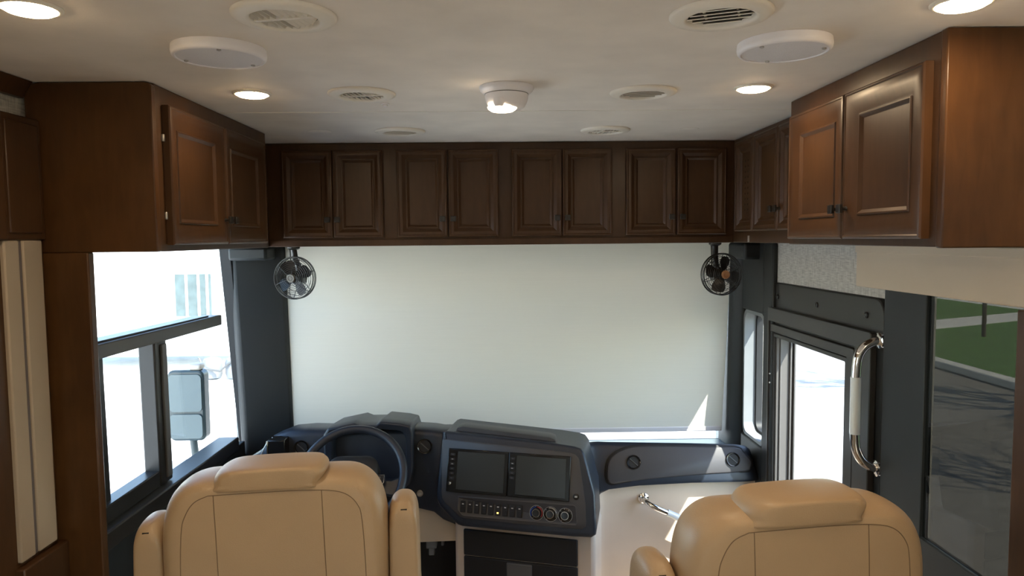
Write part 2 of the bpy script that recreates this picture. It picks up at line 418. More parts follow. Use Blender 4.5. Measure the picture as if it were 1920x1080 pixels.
MB().box(1.145, 1.2255, 2.309, 2.931, 0.522, 0.536).box(1.145, 1.2255, 2.309, 2.320, 0.53, 1.295).box(1.145, 1.2255, 2.309, 2.922, 1.283, 1.297).build('jamb', 'frame_grey', dr)
MB().box(1.216, 1.221, 2.320, 2.917, 0.536, 1.283).build('pane', 'clear_glass', dr)
for y, z in ((2.908, 1.452), (2.545, 1.452), (2.196, 1.452)):
    MB().lathe([(0.010, 0), (0.010, 0.003), (0.007, 0.006), (0.003, 0.0065)], (1.1425, y, z), (-1, 0, 0), 14).build('screw', 'knob_black', dr, smooth=40)
for z in (1.130, 1.092):
    MB().lathe([(0.004, 0), (0.004, 0.002), (0.002, 0.004)], (1.122, 2.927, z), (-1, 0, 0), 10).build('screw', 'silver', dr, smooth=40)

# dark tinted side window
tw = structroot('window_3', (1.19, 1.6, 0.88), 'dark tinted side window looking onto grass and asphalt', 'window')
MB().box(1.146, 1.150, 1.302, 1.881, 0.878, 1.566).build('pane', 'tint_glass', tw)
# driver window
dw = structroot('window_4', (-1.25, 2.6, 0.74), 'large driver side window with a sliding lower pane', 'window')
MB().add([(-1.262, 1.88, 0.74), (-1.262, 3.50, 0.74), (-1.262, 3.50, 1.72), (-1.262, 1.88, 1.72), (-1.267, 1.88, 0.74), (-1.267, 3.50, 0.74), (-1.267, 3.50, 1.72), (-1.267, 1.88, 1.72)],
         [(0, 1, 2, 3), (7, 6, 5, 4), (0, 4, 5, 1), (1, 5, 6, 2), (2, 6, 7, 3), (3, 7, 4, 0)]).build('pane', 'clear_glass', dw)
def bar(mb, a, b, hw, x0, x1):
    """bar in the window plane between (y,z) points a and b with half width hw"""
    a = Vector((0, *a)); b = Vector((0, *b)); t = (b - a).normalized(); p = Vector((0, -t.z, t.y)) * hw
    q = [a + p, b + p, b - p, a - p]
    return mb.loops([[(x0, v.y, v.z) for v in q], [(x1, v.y, v.z) for v in q]])
bar(MB(), (1.90, 1.380), (3.05, 1.368), 0.022, -1.262, -1.185).build('window_rail', 'frame_grey', dw, bevel=0.004)
bar(MB(), (1.90, 1.404), (2.95, 1.392), 0.005, -1.262, -1.20).build('rail_cap', 'frame_black', dw, bevel=0.002)
bar(MB(), (1.90, 0.815), (3.16, 0.800), 0.030, -1.262, -1.17).build('window_sill', 'frame_black', dw, bevel=0.006)
bar(MB(), (2.14, 0.868), (2.58, 0.868), 0.028, -1.258, -1.205).build('slider_rail', 'frame_black', dw, bevel=0.004)
bar(MB(), (2.535, 0.84), (2.525, 1.36), 0.045, -1.258, -1.200).build('divider', 'frame_black', dw, bevel=0.006)
bar(MB(), (2.545, 0.86), (2.538, 1.34), 0.018, -1.202, -1.192).build('divider_channel', 'frame_grey', dw, bevel=0.003)
bar(MB(), (2.190, 0.82), (2.180, 1.36), 0.032, -1.258, -1.228).build('slider_stile', 'frame_black', dw, bevel=0.005)
bar(MB(), (2.115, 0.70), (2.10, 1.70), 0.040, -1.262, -1.205).build('near_frame', 'frame_grey', dw, bevel=0.004)
bar(MB(), (3.455, 0.66), (3.275, 1.70), 0.028, -1.262, -1.205).build('far_frame', 'frame_grey', dw, bevel=0.006)
bar(MB(), (3.425, 0.66), (3.245, 1.70), 0.009, -1.262, -1.212).build('gasket', 'rubber', dw, bevel=0.003)
struct('trim_7', MB().box(-1.222, -1.196, 1.90, 3.30, 0.0, 0.772), 'charcoal', 'added charcoal sheet standing in for the shade under the driver window', 'trim', bevel=0.004)  # charcoal sheet stands in for the darkness below the sill
# unseen living area windows behind the viewer, added to brighten the interior
for i, x in ((5, XR + 0.03), (6, XL - 0.03)):
    struct('window_%d' % i, MB().box(x - 0.003, x + 0.003, -2.4, -0.6, 0.9, 1.55), 'clear_glass', ('right' if x > 0 else 'left') + ' living area window behind the viewer, added for daylight', 'window')

# ------------------------------------------------------------------ cabinets
DOORS = {}
def loft_rect(w_, h_, prof, cap):
    """concentric rectangles: profile of (inset, height out of the face)"""
    mb = MB(); ls = []
    for i, d in prof:
        ls.append([(i, -d, i), (w_ - i, -d, i), (w_ - i, -d, h_ - i), (i, -d, h_ - i)])
    return mb.loops(ls, True, cap)
def door(parent, loc, rz, w_, h_, knob, holes=False):
    """raised-frame cabinet door; knob = 'l' or 'r' or None"""
    key = (round(w_, 3), round(h_, 3))
    fr = 0.052 if w_ < 0.3 else 0.072
    if key not in DOORS:
        pr = [(0.0, 0.0), (0.0, 0.017), (0.003, 0.0205), (0.007, 0.0215), (0.0095, 0.0195), (0.013, 0.0200), (fr * 0.42, 0.0185), (fr - 0.017, 0.0100), (fr - 0.014, 0.0098), (fr - 0.012, 0.0132),
              (fr - 0.009, 0.0130), (fr - 0.001, 0.0058), (fr, 0.0056), (fr, 0.002)]
        a = loft_rect(w_, h_, pr, False)
        b = MB().box(fr - 0.002, w_ - fr + 0.002, -0.0055, -0.002, fr - 0.002, h_ - fr + 0.002)
        DOORS[key] = (a, b)
    a, b = DOORS[key]
    lo = Vector(loc) - WOFF[parent.name]
    if isinstance(a, MB):
        d = a.build('door', 'wood', None, smooth=22); p = b.build('panel', 'wood', None)
        DOORS[key] = (d, p)
    else:
        d = a.copy(); col.objects.link(d); p = b.copy(); col.objects.link(p)
    d.parent = parent; d.location = lo; d.rotation_euler = (0, 0, rz)
    p.parent = d
    WOFF[d.name] = Vector(); WOFF[p.name] = Vector()
    if knob:
        kx = 0.020 if knob == 'l' else w_ - 0.020
        if 'knob' not in DOORS:
            k = MB().lathe([(0.0065, 0.017), (0.0045, 0.026), (0.006, 0.033)], (0, 0, 0), (0, -1, 0), 12)
            k.box(-0.0115, 0.0115, -0.042, -0.033, -0.0115, 0.0115)
            DOORS['knob'] = k.build('knob', 'knob_black', None, bevel=0.0018)
            kk = DOORS['knob']
        else:
            kk = DOORS['knob'].copy(); col.objects.link(kk)
        kk.parent = d; kk.location = (kx, 0, 0.076)
        kk['label'] = 'square black knob'
    if holes:
        mb = MB()
        for c in (-1, 1):
            for r in range(10):
                z = 0.085 + r * (h_ - 0.17) / 9
                mb.lathe([(0.0045, 0.0056), (0.0045, 0.0063)], (w_ / 2 + c * 0.016, 0, z), (0, -1, 0), 8)  # proud dark discs painted as the shade in the perforations
        h = mb.build('hole_shade_discs', 'opening_shade', None); h.parent = d; h['kind'] = 'stuff'
    return d

fc = thing('overhead_cabinet', 'long dark wooden overhead cabinet with eight doors above the windshield shade', 'cabinet', (0.02, 3.06, CB))
MB().box(-1.05, 1.05, 3.06, 3.34, CB, CEIL - 0.001).build('carcass', 'wood', fc, bevel=0.003)
MB().box(-0.972, 1.002, 3.052, 3.062, CB, CB + 0.028).build('bottom_rail', 'wood', fc, bevel=0.002)
for x, k in ((-0.913, 'r'), (-0.700, 'l'), (-0.430, 'r'), (-0.213, 'l'), (0.055, 'r'), (0.270, 'l'), (0.540, 'r'), (0.757, 'l')):
    door(fc, (x + 0.001, 3.06, 1.711), 0, 0.211, 0.367, k)

lc = thing('overhead_cabinet', 'deep wooden overhead cabinet with two doors above the driver window', 'cabinet', (-1.05, 2.3, CB))
MB().box(-1.218, -0.888, 1.89, 2.774, CB, CEIL - 0.001).box(-1.218, -0.975, 2.774, 3.058, CB, CEIL - 0.001).build('carcass', 'wood', lc, bevel=0.003)
ep = [(-1.205, CB), (-0.884, CB), (-0.884, CEIL - 0.012), (-0.888, CEIL - 0.005), (-0.896, CEIL - 0.0015), (-1.170, CEIL - 0.0015), (-1.186, CEIL - 0.006), (-1.198, CEIL - 0.018), (-1.205, CEIL - 0.035)]
MB().prism(ep, (0, 1.868, 0), (1, 0, 0), (0, 0, 1), (0, 0.024, 0)).build('end_panel', 'wood_panel', lc, bevel=0.003)
door(lc, (-0.888, 1.932, 1.692), R(90), 0.383, 0.370, 'r')
door(lc, (-0.888, 2.323, 1.692), R(90), 0.383, 0.370, 'l')
for zz in (1.76, 1.965):
    MB().box(-0.8885, -0.882, 1.924, 1.932, zz, zz + 0.02).build('hinge', 'silver', lc, bevel=0.002)

rc = thing('overhead_cabinet', 'deep wooden overhead cabinet with two large doors above the entry door', 'cabinet', (1.05, 1.8, CB))
MB().box(0.894, 1.149, 1.445, 2.197, CB, CEIL - 0.001).build('carcass', 'wood', rc, bevel=0.003)
MB().box(0.890, 1.149, 1.425, 1.447, CB - 0.002, CEIL - 0.0015).build('end_panel', 'wood_panel', rc, bevel=0.003)
door(rc, (0.894, 2.160, 1.692), R(-90), 0.340, 0.364, 'r')
door(rc, (0.894, 1.815, 1.692), R(-90), 0.340, 0.364, 'l')

sc_ = thing('overhead_cabinet', 'shallow wooden overhead cabinet with a perforated door in the front right corner', 'cabinet', (1.1, 2.6, CB))
MB().box(1.004, 1.149, 2.20, 3.058, CB, CEIL - 0.001).build('carcass', 'wood', sc_, bevel=0.003)
door(sc_, (1.004, 2.985, 1.722), R(-90), 0.205, 0.367, None, holes=True)
door(sc_, (1.004, 2.773, 1.722), R(-90), 0.242, 0.367, 'r')
door(sc_, (1.004, 2.526, 1.722), R(-90), 0.242, 0.367, 'l')
MB().box(0.998, 1.004, 2.853, 2.865, 1.678, 1.704).build('clip', 'silver', sc_, bevel=0.001)

# tall wood panel by the driver window
tp = MB().prism([(-1.218, 0.0), (-1.064, 0.0), (-1.064, CB + 0.0006), (-1.218, CB + 0.0006)], (0, 1.87, 0), (1, 0, 0), (0, 0, 1), (0, 0.028, 0))
tag(tp.build('wall_panel', 'wood_panel', None, bevel=0.004, woff=(-1.14, 1.88, 0)), 'tall narrow wooden panel standing left of the driver window', 'panel')

# left window treatment: wooden valance box, cream strips
lv = thing('window_valance', 'dark wooden valance box on the left wall at the picture edge', 'valance', (-1.19, 1.65, 1.70))
MB().box(-1.218, -1.165, 1.30, 1.862, 1.708, 2.012).build('face_board', 'wood', lv, bevel=0.004)
MB().box(-1.168, -1.160, 1.725, 1.845, 1.725, 1.995).build('panel', 'wood', lv, bevel=0.003)
MB().box(-1.172, -1.158, 1.30, 1.712, 1.708, 2.012).build('side_board', 'wood', lv, bevel=0.004)
ll = thing('window_surround', 'wooden window surround with two upright cream padded strips at left', 'window surround', (-1.19, 1.7, 0.0))
MB().box(-1.218, -1.175, 1.30, 1.866, 0.0, 1.7085).build('side_board', 'wood', ll, bevel=0.003)
MB().box(-1.178, -1.164, 1.704, 1.757, 0.925, 1.7075).build('padded_strip', 'strip_pad', ll, bevel=0.004)
MB().box(-1.178, -1.164, 1.772, 1.845, 0.925, 1.7075).build('padded_strip', 'strip_pad', ll, bevel=0.004)
MB().box(-1.176, -1.170, 1.757, 1.772, 0.925, 1.7075).build('groove', 'taupe_line', ll)
MB().box(-1.178, -1.150, 1.69, 1.866, 0.0, 0.915).build('lower_block', 'wood', ll, bevel=0.004)
cm = MB().prism([(-1.218, CEIL - 0.001), (-1.178, CEIL - 0.001), (-1.186, CEIL - 0.012), (-1.200, CEIL - 0.034), (-1.204, CEIL - 0.042), (-1.218, CEIL - 0.042)], (0, 0.2, 0), (1, 0, 0), (0, 0, 1), (0, 1.667, 0))
tag(cm.build('crown_molding', 'wood', None, bevel=0.002, woff=(-1.2, 1.0, CEIL - 0.04)), 'wooden crown molding along the left ceiling edge', 'molding')

# right valance and surround
rv = thing('window_valance', 'cream fabric box valance under the right overhead cabinet', 'valance', (1.125, 1.75, 1.54))
MB().box(1.103, 1.149, 1.22, 2.192, 1.5435, CB - 0.003).build('face_board', 'cream_pad', rv, bevel=0.004)
MB().box(1.099, 1.105, 1.22, 2.192, 1.648, CB - 0.004).build('top_band', 'cream_pad', rv, bevel=0.002)
rs = MB().box(1.098, 1.149, 1.26, 1.492, 0.0, 1.540)
tag(rs.build('window_surround', 'wood', None, bevel=0.004, woff=(1.12, 1.4, 0)), 'dark brown wooden window surround at the right picture edge', 'window surround')

# ------------------------------------------------------------------ windshield roller shade
sh = thing('roller_shade', 'large off white roller shade pulled down over the windshield', 'shade', (0.04, 3.38, 0.76))
mb = MB(); ls = []
for i in range(13):
    t = i / 12; z = 1.70 - 0.935 * t; y = 3.35 + 0.07 * t
    ls.append([(-1.012 + 0.003 * t, y, z), (0.04, y, z), (1.095 - 0.018 * t, y, z), (1.095 - 0.018 * t, y + 0.0015, z), (0.04, y + 0.0015, z), (-1.012 + 0.003 * t, y + 0.0015, z)])
mb.loops(ls).build('cloth', 'shade_cloth', sh, smooth=30)
MB().box(-1.006, 1.076, 3.414, 3.428, 0.755, 0.778).build('hem_bar', 'white_plastic', sh, bevel=0.004)

# ------------------------------------------------------------------ ceiling fittings
def vent_proto(kind):
    t = thing('ceiling_vent', 'x', 'vent', local=True)
    MB().lathe([(0.060, -0.0005), (0.0935, -0.0005), (0.0935, -0.004), (0.090, -0.0075), (0.082, -0.0095), (0.068, -0.0115), (0.063, -0.0105), (0.0605, -0.007), (0.060, -0.0005)], seg=48, cap0=False, cap1=False).build('rim', 'vent_plastic', t, smooth=50)
    MB().lathe([(0.0605, -0.001), (0.0605, 0.045), (0.001, 0.046)], seg=40, cap0=False).build('throat', 'opening_shade', t, smooth=40)
    if kind == 'fins':
        MB().box(-0.059, 0.059, -0.0045, 0.0045, -0.0085, 0.006).build('crossbar', 'vent_plastic', t, bevel=0.001)
        for sgn in (-1, 1):
            for k in range(9):
                x = -0.052 + k * 0.012
                yl = math.sqrt(max(0, 0.0595 ** 2 - max(abs(x), abs(x + 0.008)) ** 2))
                if yl < 0.010: continue
                y0, y1 = (0.0045, yl) if sgn > 0 else (-yl, -0.0045)
                tl = 0.001 if k < 4 else 0.009
                mb = MB().add([(x, y0, -0.0080), (x, y1, -0.0080), (x + tl, y1, 0.003), (x + tl, y0, 0.003), (x + 0.0014, y0, -0.0083), (x + 0.0014, y1, -0.0083), (x + tl + 0.0014, y1, 0.003), (x + tl + 0.0014, y0, 0.003)],
                              [(0, 1, 2, 3), (7, 6, 5, 4), (0, 4, 5, 1), (1, 5, 6, 2), (2, 6, 7, 3), (3, 7, 4, 0)])
                mb.build('fin', 'vent_plastic', t)
    else:
        for k in range(5):
            y = -0.044 + k * 0.020
            xl = math.sqrt(0.0595 ** 2 - min(0.056, max(abs(y - 0.005), abs(y + 0.012))) ** 2)
            mb = MB().add([(-xl, y - 0.007, -0.0085), (xl, y - 0.007, -0.0085), (xl, y + 0.006, -0.0025), (-xl, y + 0.006, -0.0025), (-xl, y - 0.0065, -0.0100), (xl, y - 0.0065, -0.0100), (xl, y + 0.0065, -0.0040), (-xl, y + 0.0065, -0.0040)],
                          [(0, 1, 2, 3), (7, 6, 5, 4), (0, 4, 5, 1), (1, 5, 6, 2), (2, 6, 7, 3), (3, 7, 4, 0)])
            mb.build('slat', 'vent_plastic', t)
        for x in (-0.03, 0.03):
            MB().box(x - 0.0015, x + 0.0015, -0.05, 0.05, 0.002, 0.008).build('rib', 'vent_plastic', t)
    return t
G = 'round cream air vents in the ceiling'
VF = vent_proto('fins'); VS = vent_proto('slats')
used = set()
for (x, y, a, kd, lab) in [(-0.386, 1.337, -12, 'f', 'round ceiling vent with open grid fins, nearest on the left'),
                           (0.412, 1.339, -22, 's', 'round ceiling vent with curved parallel slats, nearest on the right'),
                           (-0.380, 2.039, 170, 'f', 'round ceiling vent left of the dome detector, beside the small button'),
                           (0.410, 2.041, -8, 's', 'round ceiling vent right of the dome detector'),
                           (-0.369, 2.735, 12, 's', 'small looking far ceiling vent above the left front cabinet doors'),
                           (0.407, 2.740, 10, 'f', 'small looking far ceiling vent above the right front cabinet doors')]:
    pr = VF if kd == 'f' else VS
    o = pr if kd not in used else copy_tree(pr)
    used.add(kd)
    o.location = (x, y, CEIL); o.rotation_euler = (0, 0, R(a)); o['label'] = lab; o['group'] = G

# round speakers
sp = thing('ceiling_speaker', 'x', 'speaker', local=True)
MB().lathe([(0.088, -0.0005), (0.0955, -0.0005), (0.0965, -0.012), (0.095, -0.019), (0.0915, -0.0225), (0.088, -0.0225), (0.086, -0.020), (0.086, -0.0005)], seg=56, cap0=False, cap1=False).build('rim', 'white_plastic', sp, smooth=50)
MB().lathe([(0.0875, -0.002), (0.0875, -0.0205), (0.05, -0.0215), (0.001, -0.022)], seg=56).build('grille', 'grille', sp, smooth=50)
for a in (20, 140, 260):
    MB().lathe([(0.0045, -0.0205), (0.0045, -0.0235), (0.002, -0.0245)], (0.078 * math.cos(R(a)), 0.078 * math.sin(R(a)), 0), (0, 0, 1), 12).build('screw', 'silver', sp, smooth=40)
for i, (x, y, a, lab) in enumerate([(-0.591, 1.563, 30, 'round white ceiling speaker beside the left downlight'), (0.608, 1.535, 75, 'round white ceiling speaker beside the right downlight')]):
    o = sp if i == 0 else copy_tree(sp)
    o.location = (x, y, CEIL); o.rotation_euler = (0, 0, R(a)); o['label'] = lab; o['group'] = 'round white ceiling speakers'

# downlights (lamp in each)
dl = thing('downlight', 'x', 'light', local=True)
MB().lathe([(0.043, -0.0005), (0.052, -0.0005), (0.052, -0.003), (0.0485, -0.006), (0.044, -0.006), (0.043, -0.003)], seg=40, cap0=False, cap1=False).build('trim_ring', 'vent_plastic', dl, smooth=50)
MB().lathe([(0.0435, -0.001), (0.0435, -0.006), (0.036, -0.0105), (0.022, -0.0135), (0.002, -0.0145)], seg=40).build('lens', 'lens_warm', dl, smooth=60)
LAMP_W = 0.24
for i, (x, y, lab) in enumerate([(-0.680, 2.023, 'glowing round downlight above the left front cabinet corner'), (0.703, 1.985, 'glowing round downlight above the right overhead cabinet'),
                                 (-0.810, 1.284, 'glowing downlight cut by the top left picture corner'), (0.822, 1.278, 'glowing downlight cut by the top right picture edge'),
                                 (-0.75, 0.35, 'glowing downlight behind the viewer on the left, first pair'), (0.75, 0.35, 'glowing downlight behind the viewer on the right, first pair'),
                                 (-0.75, -0.8, 'glowing downlight behind the viewer on the left, second pair'), (0.75, -0.8, 'glowing downlight behind the viewer on the right, second pair')]):
    o = dl if i == 0 else copy_tree(dl)
    o.location = (x, y, CEIL); o['label'] = lab; o['group'] = 'round recessed downlights'
    ld = bpy.data.lights.new('downlight_lamp', 'AREA'); ld.shape = 'DISK'; ld.size = 0.075; ld.energy = LAMP_W; ld.color = (1.0, 0.76, 0.50)
    lo = bpy.data.objects.new('downlight_lamp', ld); col.objects.link(lo); lo.parent = o; lo.location = (0, 0, -0.017)

# dome detector with lit lens
sd = thing('ceiling_detector', 'white dome ceiling detector with a glowing lens at the bottom', 'detector', (0.024, 1.965, CEIL))
c = (0.024, 1.965, CEIL)
MB().lathe([(0.073, -0.0005), (0.0735, -0.006), (0.071, -0.012), (0.063, -0.018), (0.059, -0.020)], c, seg=48).build('base_ring', 'white_plastic', sd, smooth=50)
MB().lathe([(0.0590, -0.019), (0.0592, -0.0215)], c, seg=48).build('dark_band', 'frame_grey', sd)
MB().lathe([(0.0586, -0.0215), (0.0582, -0.030), (0.055, -0.042), (0.049, -0.053), (0.042, -0.058)], c, seg=48).build('dome', 'white_plastic', sd, smooth=60)
MB().lathe([(0.040, -0.056), (0.038, -0.061), (0.030, -0.0665), (0.016, -0.069), (0.002, -0.070)], (0.012, 1.955, CEIL), seg=36).build('lens', 'lens_soft', sd, smooth=60)
MB().lathe([(0.016, -0.038), (0.016, -0.050), (0.012, -0.0595), (0.002, -0.0605)], (0.004, 1.922, CEIL), seg=24).build('sensor_eye', 'white_plastic', sd, smooth=60)

bt = MB().lathe([(0.013, -0.0005), (0.013, -0.003), (0.008, -0.004), (0.0075, -0.008), (0.004, -0.0095)], (-0.339, 2.19, CEIL), seg=24)
tag(bt.build('ceiling_button', 'white_plastic', None, smooth=40, woff=(-0.339, 2.19, CEIL)), 'tiny white round button on the ceiling near the seam', 'button')
for i, (x, y) in enumerate(((-0.672, 2.743), (0.722, 2.741))):
    o = MB().lathe([(0.042, -0.0004), (0.042, -0.0012), (0.040, -0.0018), (0.002, -0.0020)], (x, y, CEIL), seg=36).build('ceiling_cover', 'ceiling_vinyl', None, smooth=40, woff=(x, y, CEIL))
    tag(o, 'faint flush round ceiling cover in the front %s corner' % ('left', 'right')[i], 'cover', 'flush round ceiling covers')

# ------------------------------------------------------------------ cab fans
def fan(cx, cz, tilt, hubmat, label, a0):
    t = thing('cab_fan', label, 'fan', (cx, 2.985, cz), group='black cab fans hanging under the front cabinet', local=True)
    ax = (0, -1, 0); rad = 0.087
    cg = MB()
    for k in range(9):
        r = 0.022 + k * 0.0075
        d = 0.030 - 0.012 * (k / 8) ** 2
        cg.torus((0, -d, 0), ax, r, 0.0010, 40, 5)
    cg.torus((0, -0.008, 0), ax, rad, 0.0028, 48, 6); cg.torus((0, 0.016, 0), ax, rad, 0.0024, 48, 6); cg.torus((0, 0.004, 0), ax, rad + 0.001, 0.0016, 48, 6)
    for k in range(6):
        a = R(20 + 60 * k); ca, sa = math.cos(a), math.sin(a)
        cg.tube([(0.018 * ca, -0.031, 0.018 * sa), (0.06 * ca, -0.026, 0.06 * sa), (rad * ca, -0.008, rad * sa), (rad * ca, 0.016, rad * sa), (0.05 * ca, 0.030, 0.05 * sa), (0.02 * ca, 0.034, 0.02 * sa)], 0.0014, 6)
    for r in (0.04, 0.06, 0.075):
        cg.torus((0, 0.032 - 0.012 * (r / 0.075) ** 3, 0), ax, r, 0.0010, 36, 5)
    cg.build('cage', 'knob_black', t, smooth=60)
    MB().lathe([(0.001, -0.036), (0.007, -0.0365), (0.0075, -0.0345), (0.0105, -0.0345), (0.011, -0.037), (0.0165, -0.037), (0.018, -0.033), (0.018, -0.028)], (0, 0, 0), (0, 1, 0), 28).build('hub_cap', hubmat, t, smooth=40)
    MB().lathe([(0.024, 0.012), (0.030, 0.018), (0.030, 0.055), (0.020, 0.065)], (0, 0, 0), (0, 1, 0), 28).build('motor', 'knob_black', t, smooth=40)
    for k in range(4):
        a = R(a0 + 90 * k); pts0 = []; 
        for r, hw, tw in ((0.012, 0.010, 0.006), (0.035, 0.020, 0.009), (0.060, 0.028, 0.010), (0.073, 0.024, 0.009), (0.077, 0.012, 0.005)):
            row = []
            for s in (-1, 1):
                ang = a + s * hw / max(r, 0.02)
                row.append((r * math.cos(ang), -s * tw, r * math.sin(ang)))
            pts0.append(row)
        front = [p[0] for p in pts0] + [p[1] for p in reversed(pts0)]
        MB().loops([front, [(q[0], q[1] + 0.002, q[2]) for q in front]]).build('blade', 'knob_black', t)
    MB().tube([(0, 0.04, 0.0), (-0.004, 0.045, 0.05), (-0.012, 0.035, 0.075), (-0.016, 0.03, CB - cz - 0.012)], [0.014, 0.012, 0.012, 0.013], 14).build('stem', 'knob_black', t, smooth=50)
    MB().lathe([(0.026, 0), (0.026, -0.006), (0.018, -0.012)], (-0.016, 0.03, CB - cz), (0, 0, 1), 24).build('mount', 'knob_black', t, smooth=40)
    MB().tube([(-0.034, 0.03, CB - cz), (-0.032, 0.03, 0.09), (-0.03, 0.03, 0.03)], 0.0025, 6).build('cord', 'rubber', t)
    t.rotation_euler = (0, 0, R(tilt))
    return t
fan(-0.853, 1.546, -12, 'hub_grey', 'black wire cage fan with silver hub, by the left pillar', 30)
fan(0.934, 1.543, 12, 'bronze', 'black wire cage fan with bronze hub, by the right pillar', 75)

# ------------------------------------------------------------------ dashboard
db = thing('dashboard', 'black molded dashboard with twin screens below the windshield shade', 'dashboard', (0.05, 3.1, 0.0))
# body: stations along X with profile (Y,z)
st = [(-1.10, 3.06, 0.76, 0.50), (-1.04, 3.03, 0.80, 0.50), (-0.985, 3.02, 0.862, 0.50), (-0.915, 3.02, 0.889, 0.50), (-0.83, 3.02, 0.895, 0.50), (-0.70, 3.02, 0.890, 0.50), (-0.36, 3.00, 0.898, 0.545), (-0.29, 2.98, 0.898, 0.535), (-0.25, 2.97, 0.893, 0.505),
      (-0.20, 3.0, 0.885, 0.47), (0.30, 3.04, 0.83, 0.47), (0.385, 3.09, 0.80, 0.50), (0.41, 3.10, 0.799, 0.552), (0.432, 3.105, 0.798, 0.580), (0.468, 3.105, 0.796, 0.597), (0.60, 3.105, 0.792, 0.612), (0.84, 3.105, 0.785, 0.621), (1.04, 3.105, 0.777, 0.622), (1.09, 3.108, 0.770, 0.622), (1.115, 3.115, 0.750, 0.622), (1.127, 3.12, 0.715, 0.622)]
ls = []
for X, Yf, zt, zb in st:
    yl = Yf - (0.06 if X > 0.35 else 0.0)
    bs = 0.035 if X > 0.35 else 0.0
    ls.append([(X, 3.58, 0.655), (X, 3.52, min(zt, 0.72) - bs), (X, Yf + 0.17, zt - 0.015 - bs * 1.4), (X, Yf + 0.05, zt - 0.002 - bs * 0.5), (X, Yf + 0.022, zt - 0.004), (X, Yf + 0.006, zt - 0.012), (X, Yf - 0.002, zt - 0.028),
               (X, yl * 0.5 + Yf * 0.5, (zt + zb) / 2), (X, yl, zb + 0.02), (X, yl + 0.004, zb + 0.006), (X, yl + 0.02, zb), (X, 3.50, zb)])
MB().loops(ls).build('body', 'dash_black', db, smooth=50)

RO = Vector((0.775, 3.08, 0.702)); RU = Vector((1, 0, 0)); RV = Vector((0, 0.309, 0.951)); RN = Vector((0, -0.951, 0.309))
inset = [(-0.295, -0.079), (-0.315, -0.054), (-0.309, 0.005), (-0.279, 0.045), (-0.214, 0.072), (-0.13, 0.079), (0.06, 0.074), (0.257, 0.067), (0.291, 0.046), (0.323, 0.009), (0.320, -0.017), (0.29, -0.037), (0.107, -0.047), (-0.103, -0.061), (-0.22, -0.071)]
ins = spline(inset, 4)
cen = (0.0, 0.0)
def scaled(poly, k, c0=(0, 0)): return [(c0[0] + (p[0] - c0[0]) * k, c0[1] + (p[1] - c0[1]) * k) for p in poly]
def offs(poly, d):
    """inset a counter/clockwise closed polygon by d (towards the inside)"""
    n = len(poly); A = sum(poly[i][0] * poly[(i + 1) % n][1] - poly[(i + 1) % n][0] * poly[i][1] for i in range(n))
    sg = 1 if A > 0 else -1; out = []
    for i in range(n):
        p0, p1, p2 = Vector(poly[i - 1]), Vector(poly[i]), Vector(poly[(i + 1) % n])
        t = (p2 - p0)
        if t.length < 1e-9: out.append(tuple(p1)); continue
        t.normalize(); out.append((p1.x - t.y * d * sg, p1.y + t.x * d * sg))
    return out
def plate(poly, o, u, v, nrm, prof):
    """polygon plate: profile of (inset, height along normal)"""
    o, u, v, nrm = Vector(o), Vector(u), Vector(v), Vector(nrm)
    return MB().loops([[o + u * a + v * b + nrm * h for a, b in (offs(poly, d) if d else poly)] for d, h in prof])
plate(ins, RO, RU, RV, RN, [(0, -0.03), (0, 0.012), (0.002, 0.016), (0.006, 0.018)]).build('inset_panel', 'dash_inset', db, smooth=50)
plate(offs(ins, -0.008), RO, RU, RV, RN, [(0, -0.03), (0, 0.007), (0.004, 0.010)]).build('groove', 'rubber', db, smooth=50)
def airvent(o, nrm, r, ringmat='gloss_black'):
    v = MB().lathe([(r * 0.82, 0.001), (r, 0.0), (r * 1.04, 0.006), (r * 0.97, 0.010), (r * 0.84, 0.009), (r * 0.80, 0.003)], o, nrm, 32).build('air_vent', ringmat, db, smooth=40)
    nn = Vector(nrm).normalized(); side = nn.cross(Vector((0, 0, 1))).normalized(); up2 = side.cross(nn)
    d1 = (side + up2 * 0.9).normalized(); d2 = nn.cross(d1)
    a = Vector(o) + nn * 0.0035
    MB().lathe([(r * 0.80, 0.003), (r * 0.79, 0.005)], o, nrm, 28).build('shutter', 'rubber', v)
    q = [a + d1 * (r * 0.75) + d2 * 0.0018, a - d1 * (r * 0.75) + d2 * 0.0018, a - d1 * (r * 0.75) - d2 * 0.0018, a + d1 * (r * 0.75) - d2 * 0.0018]
    MB().loops([q, [x + nn * 0.005 for x in q]]).build('vane', 'frame_grey', v)
    return v
for uu, vv in ((-0.196, 0.010), (0.242, 0.015)):
    airvent(RO + RU * uu + RV * vv + RN * 0.017, RN, 0.030)
airvent((-0.855, 3.017, 0.820), (0, -1, 0.12), 0.029)
airvent((-0.325, 2.984, 0.826), (0, -1, 0.12), 0.031)
ign = MB().lathe([(0.014, 0.0), (0.0145, 0.006), (0.011, 0.010), (0.0105, 0.006), (0.007, 0.006), (0.006, 0.009), (0.001, 0.0095)], (-0.351, 2.998, 0.618), (0, -1, 0.05), 24).build('ignition_knob', 'silver', db, smooth=40)
# black box with chrome edge at the far left
MB().box(-0.979, -0.907, 2.955, 3.03, 0.78, 0.868).build('control_box', 'gloss_black', db, bevel=0.004)
MB().box(-0.982, -0.977, 2.952, 3.0, 0.78, 0.866).build('chrome_strip', 'chrome', db, bevel=0.001)
MB().tube([(-1.03, 3.0, 0.78), (-0.995, 3.0, 0.845), (-0.97, 3.0, 0.868)], 0.003, 8).build('edge_strip', 'silver', db, smooth=40)
